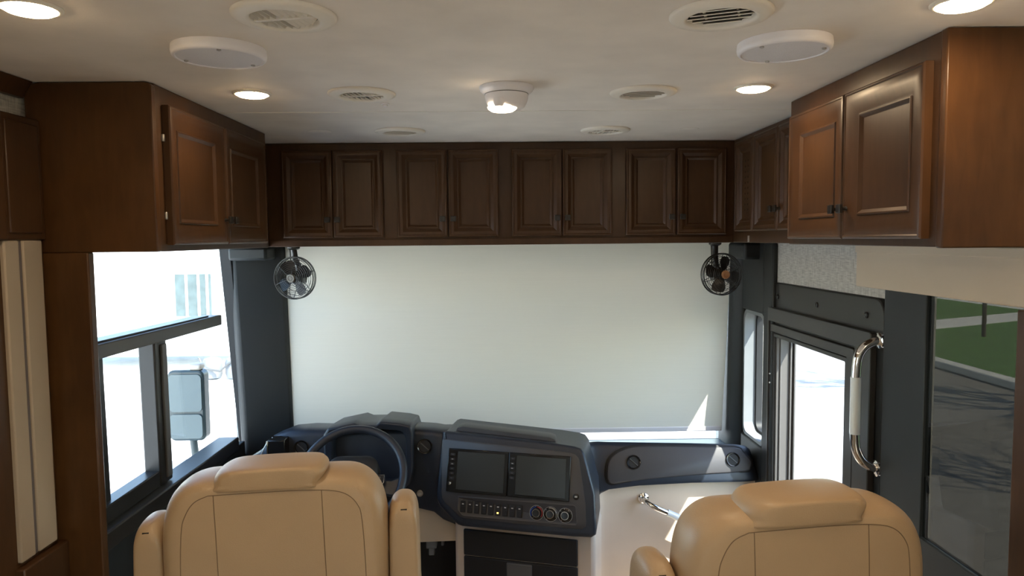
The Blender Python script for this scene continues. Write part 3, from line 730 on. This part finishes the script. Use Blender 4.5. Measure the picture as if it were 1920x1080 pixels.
# binnacle
bo = Vector((-0.583, 2.96, 0.806))
outer = [(-0.163, 0.082), (-0.144, 0.109), (-0.031, 0.132), (-0.004, 0.121), (0.06, 0.121), (0.078, 0.136), (0.165, 0.126), (0.204, 0.116), (0.214, 0.084), (0.211, -0.076), (0.199, -0.133), (0.167, -0.158), (-0.10, -0.158), (-0.16, -0.12)]
inner = [(-0.128, 0.062), (-0.115, 0.078), (-0.03, 0.102), (-0.004, 0.094), (0.06, 0.094), (0.08, 0.103), (0.150, 0.096), (0.172, 0.086), (0.182, 0.060), (0.182, -0.072), (0.172, -0.108), (0.150, -0.126), (-0.085, -0.126), (-0.125, -0.095)]
def pl(poly, dy): return [(bo.x + a, bo.y + dy, bo.z + b) for a, b in poly]
MB().loops([pl([(a * 1.0, b - 0.03) for a, b in outer], 0.30), pl(outer, 0.06), pl(outer, 0.0), pl(scaled(outer, 0.97, (0.02, 0)), -0.008), pl(inner, -0.004), pl(scaled(inner, 0.96, (0.02, 0)), 0.075)], True, False).build('binnacle', 'dash_black', db, smooth=42, bevel=0.004)
MB().prism(scaled(inner, 0.99, (0.02, 0)), bo + Vector((0, 0.06, 0)), (1, 0, 0), (0, 0, 1), (0, 0.03, 0)).build('instrument_display', 'cluster_glass', db)
# centre console turned towards the driver
KO = Vector((0.063, 2.84, 0.745)); KU = Vector((0.961, -0.276, 0)); KV = Vector((0.067, 0.233, 0.970)); KN = Vector((-0.267, -0.933, 0.242))
ko = [(-0.335, 0.150), (-0.320, 0.156), (0.143, 0.134), (0.225, 0.127), (0.252, 0.120), (0.268, 0.100), (0.316, -0.05), (0.327, -0.18), (0.324, -0.205), (0.310, -0.215), (0.241, -0.219), (-0.015, -0.221), (-0.222, -0.221), (-0.240, -0.217), (-0.258, -0.206), (-0.324, -0.152), (-0.338, -0.130), (-0.343, -0.10)]
back = Vector((0.05, 0.24, -0.01))
def kpt(p, h=0.0): return KO + KU * p[0] + KV * p[1] + KN * h
MB().loops([[kpt(p) + back for p in ko], [kpt(p, -0.03) for p in ko], [kpt(p, -0.008) for p in ko], [kpt(p, -0.002) for p in offs(ko, 0.006)], [kpt(p, 0.0) for p in offs(ko, 0.016)]]).build('console_housing', 'dash_black', db, smooth=45)
kp = [(-0.323, 0.124), (0.215, 0.102), (0.235, 0.096), (0.250, 0.080), (0.284, -0.095), (0.288, -0.160), (0.286, -0.176), (0.271, -0.188), (-0.017, -0.190), (-0.215, -0.188), (-0.232, -0.184), (-0.300, -0.135), (-0.314, -0.118), (-0.319, -0.095), (-0.332, 0.104), (-0.330, 0.118)]
MB().loops([[kpt(p, -0.01) for p in kp], [kpt(p, 0.003) for p in kp], [kpt(p, 0.005) for p in offs(kp, 0.003)]]).build('console_plate', 'dash_plate', db, smooth=40)
lid = [(-0.300, 0.140), (-0.285, 0.170), (-0.262, 0.176), (0.118, 0.153), (0.138, 0.146), (0.150, 0.125)]
MB().loops([[kpt(p, -0.05) for p in lid], [kpt(p, -0.058) + Vector((0, 0, 0.004)) for p in lid], [kpt(p, -0.10) + Vector((0, 0.06, 0.004)) for p in lid], [kpt(p, -0.14) + Vector((0, 0.12, -0.03)) for p in lid]]).build('console_lid', 'dash_plate', db, smooth=40)
def krect(u0, u1, v0, v1, h0, h1, name, mat, parent=db, bevel=0.0, r=0.0):
    poly = [(u0, v0), (u1, v0), (u1, v1), (u0, v1)] if not r else rrect(u1 - u0, v1 - v0, r, 3, (u0 + u1) / 2, (v0 + v1) / 2)
    return MB().loops([[kpt(p, h0) for p in poly], [kpt(p, h1) for p in poly]]).build(name, mat, parent, bevel=bevel)
for u0, u1, d0, d1, bu in ((-0.297, -0.0375, -0.254, -0.053, -0.276), (-0.0355, 0.219, -0.002, 0.201, -0.019)):
    s_ = krect(u0, u1, -0.0875, 0.0875, 0.003, 0.014, 'touch_screen', 'gloss_black', bevel=0.003)
    krect(d0, d1, -0.0755, 0.0765, 0.013, 0.0147, 'display', 'screen_grey', s_)
    for k in range(6):
        if bu > -0.1 and k == 5: continue
        krect(bu - 0.010, bu + 0.010, 0.058 - k * 0.019, 0.068 - k * 0.019, 0.013, 0.0155, 'button', 'rubber', s_, bevel=0.001)
        krect(bu - 0.004, bu + 0.004, 0.0617 - k * 0.019, 0.0643 - k * 0.019, 0.0154, 0.0158, 'button_mark', 'print_white' if k in (1, 2) else 'frame_grey', s_)
MB().lathe([(0.0085, 0.012), (0.0085, 0.020), (0.0065, 0.0225), (0.001, 0.023)], kpt((-0.281, -0.053)), KN, 20).build('volume_knob', 'chrome', db, smooth=40)
o_ = MB().lathe([(0.0125, 0.004), (0.0125, 0.008), (0.009, 0.0095), (0.001, 0.0095)], kpt((0.245, -0.066)), KN, 20).build('round_button', 'knob_black', db, smooth=40)
krect(0.240, 0.250, -0.069, -0.063, 0.009, 0.0105, 'emblem', 'silver', o_)
rcs = [(-0.242, -0.103), (0.236, -0.098), (0.246, -0.104), (0.254, -0.165), (0.250, -0.176), (0.240, -0.178), (-0.215, -0.182), (-0.225, -0.178), (-0.246, -0.157), (-0.246, -0.108)]
MB().loops([[kpt(p, 0.003) for p in rcs], [kpt(p, 0.0062) for p in rcs], [kpt(p, 0.0075) for p in offs(rcs, 0.003)], [kpt(p, 0.0052) for p in offs(rcs, 0.007)]]).build('switch_plate', 'dash_plate', db, smooth=40)
for k in range(9):
    u = -0.220 + 0.02985 * k
    s_ = krect(u - 0.0105, u + 0.0105, -0.165, -0.119, 0.004, 0.0105, 'rocker_switch', 'rubber', bevel=0.002)
    krect(u - 0.004, u + 0.004, -0.1335, -0.1295, 0.0104, 0.0109, 'switch_mark', 'print_white', s_)
    krect(u - 0.0095, u + 0.0095, -0.1425, -0.1415, 0.0104, 0.0112, 'switch_ridge', 'frame_black', s_)
    if k == 5: krect(u - 0.0035, u + 0.0035, -0.158, -0.152, 0.0104, 0.0112, 'lit_indicator', 'amber_lamp', s_)
for i, u in enumerate((0.089, 0.146, 0.205)):
    cpt = kpt((u, -0.1405))
    d_ = MB().lathe([(0.0285, 0.004), (0.0285, 0.0075), (0.026, 0.0085), (0.001, 0.0085)], cpt, KN, 36).build('climate_dial', 'gloss_black', db, smooth=40)
    MB().lathe([(0.017, 0.0085), (0.0165, 0.012), (0.0155, 0.022), (0.013, 0.024), (0.001, 0.0235)], cpt, KN, 32).build('knob', 'knob_black', d_, smooth=40)
    MB().torus(cpt + KN * 0.0225, KN, 0.0148, 0.0014, 32, 6).build('chrome_ring', 'chrome', d_, smooth=60)
    MB().torus(cpt + KN * 0.0075, KN, 0.0282, 0.0008, 36, 6).build('outer_ring', 'silver', d_, smooth=60)
    def arc(a0, a1, mat, nm):
        pa = []; n_ = 14
        for j in range(n_ + 1):
            a = R(a0 + (a1 - a0) * j / n_); pa.append(cpt + KN * 0.0088 + KU * (0.023 * math.cos(a)) + KV * (0.023 * math.sin(a)))
        MB().tube(pa, 0.0022, 6).build(nm, mat, d_, smooth=60)
    if i == 0: arc(95, 215, 'blue_print', 'cold_arc'); arc(85, -35, 'red_print', 'hot_arc')
    if i == 1: arc(110, -30, 'silver', 'fan_arc')
    for a in (60, 100, 20, 235, 140):
        if i == 0 and a in (140, 20): continue
        q = cpt + KU * (0.0245 * math.cos(R(a))) + KV * (0.0245 * math.sin(R(a)))
        MB().lathe([(0.0013, 0.0085), (0.0013, 0.0092)], q, KN, 8).build('dial_mark', 'print_white', d_)
# pedestal below the console
QO = Vector((0.063, 2.90, 0.0)); QU = Vector((0.961, -0.276, 0)); QN = Vector((-0.276, -0.961, 0))
def qrect(u0, u1, z0, z1, h0, h1, name, mat, parent=db, bevel=0.0):
    pts = [(u0, z0), (u1, z0), (u1, z1), (u0, z1)]
    return MB().loops([[QO + QU * a + Vector((0, 0, b)) + QN * h0 for a, b in pts], [QO + QU * a + Vector((0, 0, b)) + QN * h1 for a, b in pts]]).build(name, mat, parent, bevel=bevel)
qrect(-0.280, 0.325, 0.0, 0.53, -0.20, 0.0, 'pedestal', 'cream_plastic', bevel=0.018)
for z0, z1 in ((0.362, 0.474), (0.235, 0.357), (0.06, 0.23)):
    d_ = qrect(-0.235, 0.254, z0, z1, -0.01, 0.010, 'drawer', 'rubber', bevel=0.005)
    if z0 > 0.1 and z0 < 0.3: qrect(-0.045, 0.065, z1 - 0.075, z1 - 0.004, 0.009, 0.020, 'latch', 'frame_grey', d_, bevel=0.006)
# cream lower panel on the passenger side
cp = spline([(0.36, 2.95), (0.385, 2.97), (0.40, 3.02), (0.425, 3.06), (0.48, 3.085), (0.70, 3.09), (0.98, 3.09), (1.125, 3.09)], 4, False)
cp = cp + [(1.125, 3.2), (0.30, 3.2), (0.30, 2.98)]
MB().loops([[(x, y, 0.0) for x, y in cp], [(x, y, 0.64) for x, y in cp]]).build('lower_panel', 'cream_plastic', db, smooth=45)
# beige knee panel and footwell parts on the driver side
kn = [(-0.95, 0.52), (-0.34, 0.545), (-0.28, 0.530), (-0.23, 0.50), (-0.195, 0.44), (-0.20, 0.405), (-0.23, 0.392), (-0.95, 0.392)]
MB().prism(spline(kn, 4), (0, 3.03, 0), (1, 0, 0), (0, 0, 1), (0, 0.15, 0)).build('knee_panel', 'cream_pad', db, smooth=45)
MB().box(-1.1, -0.18, 3.28, 3.30, 0.0, 0.6).build('footwell', 'rubber', db)
MB().box(-0.338, -0.292, 3.08, 3.14, 0.335, 0.40).box(-0.328, -0.302, 3.09, 3.13, 0.30, 0.336).build('connector', 'liner_grey', db, bevel=0.004)
MB().box(-0.275, -0.262, 3.12, 3.15, 0.33, 0.36).build('connector', 'liner_grey', db, bevel=0.004)
# passenger grab rail
gr = thing('grab_rail', 'slanted chrome grab rail with clear grip on the cream dash panel', 'rail', (0.70, 3.0, 0.45))
MB().tube(spline([(0.627, 3.088, 0.548), (0.628, 3.050, 0.548), (0.640, 3.022, 0.543), (0.675, 3.012, 0.527), (0.725, 3.012, 0.505)], 6, False), 0.0125, 14).build('rail_end', 'chrome', gr, smooth=60)
MB().tube([(0.715, 3.012, 0.5095), (0.90, 3.012, 0.425)], 0.0155, 14).build('clear_grip', 'clear_grip', gr, smooth=60)
MB().tube(spline([(0.89, 3.012, 0.43), (0.94, 3.012, 0.41), (0.97, 3.03, 0.40), (0.972, 3.088, 0.40)], 6, False), 0.0125, 14).build('rail_end', 'chrome', gr, smooth=60)
for x, z in ((0.627, 0.548), (0.972, 0.40)):
    MB().lathe([(0.024, 0), (0.023, 0.006), (0.014, 0.012)], (x, 3.089, z), (0, -1, 0), 24).build('flange', 'chrome', gr, smooth=40)
# door grab handle
gh = thing('entry_grab_bar', 'curved chrome grab bar with pale grip beside the entry door', 'grab bar', (1.13, 2.11, 0.99))
top = spline([(1.142, 2.111, 1.384), (1.122, 2.111, 1.381), (1.095, 2.113, 1.365), (1.077, 2.115, 1.332), (1.073, 2.116, 1.276), (1.073, 2.116, 1.262)], 6, False)
bot = spline([(1.142, 2.111, 0.993), (1.122, 2.111, 0.998), (1.095, 2.113, 1.017), (1.077, 2.115, 1.054), (1.073, 2.116, 1.097), (1.073, 2.116, 1.111)], 6, False)
MB().tube(top, 0.0137, 16).build('bar_end', 'chrome', gh, smooth=60)
MB().tube(bot, 0.0137, 16).build('bar_end', 'chrome', gh, smooth=60)
MB().tube([(1.073, 2.116, 1.099), (1.073, 2.116, 1.274)], 0.0155, 16).build('grip', 'clear_grip', gh, smooth=60)
for z in (1.384, 0.993):
    MB().lathe([(0.0255, 0), (0.0245, 0.006), (0.015, 0.010)], (1.1418, 2.111, z), (-1, 0, 0), 24).build('flange', 'chrome', gh, smooth=40)

# ------------------------------------------------------------------ steering wheel
swc = Vector((-0.579, 2.72, 0.788)); e = R(40)
WN = Vector((0, -math.cos(e), math.sin(e))); WV = Vector((0, math.sin(e), math.cos(e))); WU = Vector((1, 0, 0))
sw = thing('steering_wheel', 'black leather steering wheel behind the driver seat back', 'steering wheel', tuple(swc))
def wp(u, v, h=0.0): return swc + WU * u + WV * v + WN * h
MB().torus(swc, WN, 0.198, 0.0165, 64, 14).build('rim', 'dash_black', sw, smooth=60)
for uv in ([(0.05, 0.01), (0.10, -0.012), (0.150, -0.016), (0.175, -0.008), (0.195, 0.020), (0.196, -0.085), (0.17, -0.080), (0.12, -0.072), (0.05, -0.055)], [(-0.05, 0.01), (-0.05, -0.055), (-0.12, -0.072), (-0.17, -0.080), (-0.196, -0.085), (-0.195, 0.020), (-0.175, -0.008), (-0.150, -0.016), (-0.10, -0.012)], [(-0.03, -0.05), (0.03, -0.05), (0.035, -0.12), (0.03, -0.19), (-0.03, -0.19), (-0.035, -0.12)]):
    MB().loops([[wp(a, b, -0.022) for a, b in uv], [wp(a, b, -0.002) for a, b in uv]]).build('spoke', 'dash_black', sw, bevel=0.006)
hub = rrect(0.20, 0.16, 0.05, 6)
MB().loops([[wp(a, b, -0.05) for a, b in hub], [wp(a, b, 0.010) for a, b in hub], [wp(a, b, 0.022) for a, b in offs(hub, 0.012)], [wp(a, b, 0.026) for a, b in offs(hub, 0.03)]]).build('hub', 'rubber', sw, smooth=45)
for sgn in (-1, 1):
    pd = [(sgn * 0.085, -0.005), (sgn * 0.128, -0.005), (sgn * 0.128, -0.035), (sgn * 0.105, -0.065), (sgn * 0.090, -0.05)]
    p_ = MB().loops([[wp(a, b, 0.0) for a, b in pd], [wp(a, b, 0.024) for a, b in pd]]).build('button_pad', 'rubber', sw, bevel=0.002)
    MB().tube([wp(a, b, 0.0245) for a, b in pd], 0.0016, 6, closed=True).build('chrome_edge', 'chrome', p_, smooth=60)
    for a, b in ((0.108, -0.018), (0.104, -0.042)):
        MB().lathe([(0.008, 0.024), (0.007, 0.027)], wp(sgn * a, b), WN, 14).build('button', 'frame_black', p_)
MB().tube([wp(0, 0, -0.04), wp(0, 0, -0.30)], [0.05, 0.055], 20).build('column', 'rubber', sw, smooth=60)

# ------------------------------------------------------------------ captain's chairs
def pillow(outline, yb, yf, p=4.5, bulge=0.0, n=7, core=0.25):
    """closed (x,z) outline inflated between rear plane yb and front plane yf"""
    pts = outline; cx = sum(q[0] for q in pts) / len(pts); cz = sum(q[1] for q in pts) / len(pts)
    mid = (yb + yf) / 2; hf = (yf - yb) / 2; loops_ = []
    ss = [0.0, 0.004, 0.012, 0.025, 0.045, 0.075, 0.12, 0.20, 0.35, 0.60, 0.85]
    def lp(s, sgn):
        d = min(1.0, (1 - (1 - min(1, s / core)) ** 2.4) ** (1 / 2.4))
        y = mid + sgn * (hf * d + bulge * (s / 0.85) ** 0.6 * 0.3)
        k = 1 - s
        return [(cx + (a - cx) * k, y, cz + (b - cz) * k) for a, b in pts]
    for s in reversed(ss): loops_.append(lp(s, -1))
    for s in ss[1:]: loops_.append(lp(s, 1))
    return MB().loops(loops_)
def sym(half): return half + [(-x, z) for x, z in reversed(half)]
bk = spline(sym([(0.255, 0.47), (0.270, 0.60), (0.276, 0.80), (0.278, 0.94), (0.273, 1.012), (0.259, 1.060), (0.233, 1.094), (0.192, 1.114), (0.13, 1.117), (0.05, 1.115)]), 4)
hd = spline([(-0.146, 1.086), (-0.147, 1.104), (-0.143, 1.121), (-0.129, 1.136), (-0.100, 1.1435), (0.0, 1.147), (0.100, 1.146), (0.122, 1.138), (0.129, 1.126), (0.123, 1.112), (0.116, 1.100), (0.111, 1.0875), (0.0, 1.086)], 4)
def chair(label):
    t = thing('captain_chair', label, 'chair', local=True, group='tan leather captain chairs in the cab')
    b_ = pillow(bk, 0.0, 0.17, bulge=0.012, core=0.16).build('backrest', 'leather', t, smooth=60)
    pillow(hd, -0.0075, 0.135, bulge=0.004, core=0.26).build('headrest', 'leather', t, smooth=60)
    bb = pillow(bk, 0.0, 0.17, bulge=0.012, core=0.16)
    tree_ = BVHTree.FromPolygons([tuple(v) for v in bb.v], bb.f)
    def onback(x, z):
        h = tree_.ray_cast(Vector((x, -0.5, z)), Vector((0, 1, 0)))
        return (x, (h[0].y if h[0] is not None else 0.0) - 0.0002, z)
    for path in ([(-0.150, 1.083), (-0.05, 1.085), (0.06, 1.086), (0.135, 1.083), (0.178, 1.072), (0.206, 1.044), (0.217, 1.00), (0.224, 0.85), (0.226, 0.60)],
                 [(-0.150, 1.083), (-0.183, 1.068), (-0.205, 1.036), (-0.216, 0.99), (-0.222, 0.85), (-0.226, 0.60)],
                 [(-0.138, 1.083), (-0.134, 0.95), (-0.130, 0.75), (-0.128, 0.58)], [(0.120, 1.084), (0.124, 0.95), (0.130, 0.75), (0.134, 0.58)]):
        MB().tube([onback(x, z) for x, z in spline(path, 5, False)], 0.0011, 6).build('seam', 'seam_thread', t)
    cs = spline(sym([(0.262, 0.345), (0.272, 0.42), (0.262, 0.475), (0.20, 0.495), (0.08, 0.500)]), 4)
    pillow(cs, 0.10, 0.66, bulge=0.0, core=0.16).build('seat_cushion', 'leather', t, smooth=60)
    for s in (-1, 1):
        dz = 0.0 if s > 0 else -0.026
        ar = spline([(s * 0.276, 0.62), (s * 0.274, 0.80), (s * 0.275, 0.95 + dz), (s * 0.282, 1.002 + dz), (s * 0.298, 1.022 + dz), (s * 0.318, 1.026 + dz), (s * 0.338, 1.020 + dz), (s * 0.351, 0.998 + dz), (s * 0.356, 0.95 + dz), (s * 0.358, 0.80), (s * 0.358, 0.62)], 4)
        am = pillow(ar, 0.045, 0.19, core=0.30)
        hy = BVHTree.FromPolygons([tuple(v) for v in am.v], am.f).ray_cast(Vector((s * 0.318, -0.5, 1.004 + dz)), Vector((0, 1, 0)))[0].y
        a_ = am.build('armrest', 'leather', t, smooth=60)
        MB().box(s * 0.318 - 0.008, s * 0.318 + 0.008, hy - 0.0008, hy + 0.006, 1.002 + dz, 1.0055 + dz).build('slot', 'opening_shade', a_, bevel=0.0005)
    MB().lathe([(0.20, 0.0), (0.20, 0.03), (0.11, 0.05), (0.11, 0.30), (0.22, 0.33), (0.22, 0.36)], (0, 0.36, 0), (0, 0, 1), 28).build('pedestal', 'rubber', t, smooth=40)
    return t
ch = chair('tan leather captain chair in front of the steering wheel')
ch.location = (-0.566, 1.728, 0.0); ch.rotation_euler = (0, 0, R(5.5))
c2 = copy_tree(ch); c2['label'] = 'tan leather captain chair in front of the entry door'
c2.location = (0.663, 1.462, 0.0); c2.rotation_euler = (0, 0, R(6.5))
for o in c2.children:                                           # window side armrest of the passenger chair is folded low
    if o.name.startswith('armrest') and max(v.co.x for v in o.data.vertices) > 0.3: o.location.z = -0.24

# ------------------------------------------------------------------ outside
GZ = -1.0
struct('ground', MB().box(-90, 90, -60, 140, GZ - 0.2, GZ), 'asphalt', 'pale asphalt lot outside', 'ground')
struct('pavement', MB().box(-60, -1.6, -30, 60, GZ, GZ + 0.01), 'concrete', 'bright concrete lot outside the driver window', 'pavement')
struct('kerb', MB().box(8.85, 9.15, -50, 90, GZ, GZ + 0.15), 'concrete', 'long pale concrete kerb beside the lawn', 'kerb', bevel=0.03)
struct('lawn', MB().box(9.15, 17.8, -50, 90, GZ, GZ + 0.12), 'grass', 'green lawn behind the kerb', 'lawn')
kd = Vector((0.904, 0.428, 0)); kp_ = Vector((-0.428, 0.904, 0)); ka = Vector((12.09, 19.3, GZ))
q = [ka + kd * -3.2, ka + kd * 6.3, ka + kd * 6.0 + kp_ * 1.3, ka + kd * -2.6 + kp_ * 1.3]
struct('sidewalk', MB().loops([[v + Vector((0, 0, 0)) for v in q], [v + Vector((0, 0, 0.135)) for v in q]]), 'concrete', 'pale sidewalk crossing the lawn', 'sidewalk')
struct('street', MB().box(17.8, 60, -50, 90, GZ, GZ + 0.05), 'concrete', 'pale street beyond the lawn', 'street')
po = Vector((12.2, 17.7, GZ + 0.12))
tag(MB().tube([po, po + Vector((0, 0, 0.85))], 0.05, 10).build('post', 'bark', None, woff=tuple(po)), 'dark thin post standing on the lawn', 'post')

# bare tree whose branches shade the lot
def tree(base, h, label):
    t = thing('bare_tree', label, 'tree', tuple(base))
    mb = MB(); rnd = random.Random(int(base[0] * 10 + base[1]))
    def grow(p, d, L, r, lv):
        q = p + d * L
        mb.tube([p, p + d * L * 0.5 + Vector((rnd.uniform(-.05, .05), rnd.uniform(-.05, .05), 0)) * L, q], [r, r * 0.85, r * 0.7], 6)
        if lv == 0: return
        for k in range(3 if lv > 1 else 4):
            nd = (d + Vector((rnd.uniform(-1, 1), rnd.uniform(-1, 1), rnd.uniform(-0.25, 0.6))) * 0.75).normalized()
            grow(p + d * L * rnd.uniform(0.55, 1.0), nd, L * rnd.uniform(0.6, 0.8), r * 0.55, lv - 1)
    base = Vector(base)
    grow(base, Vector((0, 0, 1)), h, 0.18, 5)
    mb.build('branches', 'bark', t)
    return t
tree((9.9, 3.6, GZ + 0.12), 2.7, 'bare tree outside the right side, nearer the coach')
tree((10.9, 9.6, GZ + 0.12), 2.7, 'bare tree outside the right side, farther along the lot')

# outside mirror on the driver side
mr = thing('side_mirror', 'grey outside mirror seen through the driver window', 'mirror', (-1.52, 3.42, 0.6))
def mpoly(w_, z0, z1, r): return rrect(w_, z1 - z0, r, 5, -1.515, (z0 + z1) / 2)
MB().prism(mpoly(0.175, 0.74, 1.085, 0.03), (0, 3.42, 0), (1, 0, 0), (0, 0, 1), (0, 0.07, 0)).build('housing', 'mirror_teal', mr, bevel=0.01)
MB().prism(mpoly(0.155, 0.885, 1.065, 0.02), (0, 3.412, 0), (1, 0, 0), (0, 0, 1), (0, 0.01, 0)).build('mirror_glass', 'mirror_face', mr)
MB().prism(mpoly(0.155, 0.755, 0.872, 0.02), (0, 3.410, 0), (1, 0, 0), (0, 0, 1), (0, 0.012, 0)).build('lower_glass', 'mirror_face', mr)
MB().box(-1.50, -1.44, 3.42, 3.48, 1.085, 1.115).build('cap', 'cream_plastic', mr, bevel=0.01)
MB().tube([(-1.50, 3.45, 0.75), (-1.49, 3.45, 0.62), (-1.42, 3.46, 0.52), (-1.30, 3.5, 0.50)], 0.018, 10).build('arm', 'mirror_teal', mr, smooth=60)
# trailer far outside the driver window
tr = thing('trailer', 'white box trailer with a teal tinted panel far outside the driver window', 'trailer', (-7.6, 15.5, GZ))
MB().box(-9.6, -5.55, 15, 17, -0.7, 2.4).build('box', 'trailer_white', tr, bevel=0.05)
MB().box(-6.76, -6.02, 14.97, 15.02, 0.15, 1.03).build('tinted_panel', 'trailer_teal', tr)
for x in (-6.55, -6.30, -6.12):
    MB().box(x, x + 0.05, 14.955, 14.975, 0.15, 1.03).build('panel_rib', 'trailer_white', tr)
tk = thing('gas_tanks', 'pale twin gas tanks on a stand outside the driver window', 'tank', (-3.1, 8.0, GZ))
for x in (-3.23, -2.98):
    MB().lathe([(0.02, 0.0), (0.09, 0.01), (0.105, 0.05), (0.105, 0.17), (0.09, 0.22), (0.03, 0.24)], (x, 8.0, 0.17), (0, 0, 1), 20).build('tank', 'liner_grey', tk, smooth=50)
MB().tube([(-3.34, 7.9, 0.42), (-3.28, 7.88, 0.30), (-3.1, 7.88, 0.27), (-3.0, 7.88, 0.36), (-2.85, 7.9, 0.43)], 0.012, 8).build('strap', 'frame_grey', tk, smooth=50)
MB().box(-3.4, -2.8, 7.9, 8.1, GZ, 0.165).build('stand', 'trailer_white', tk, bevel=0.02)
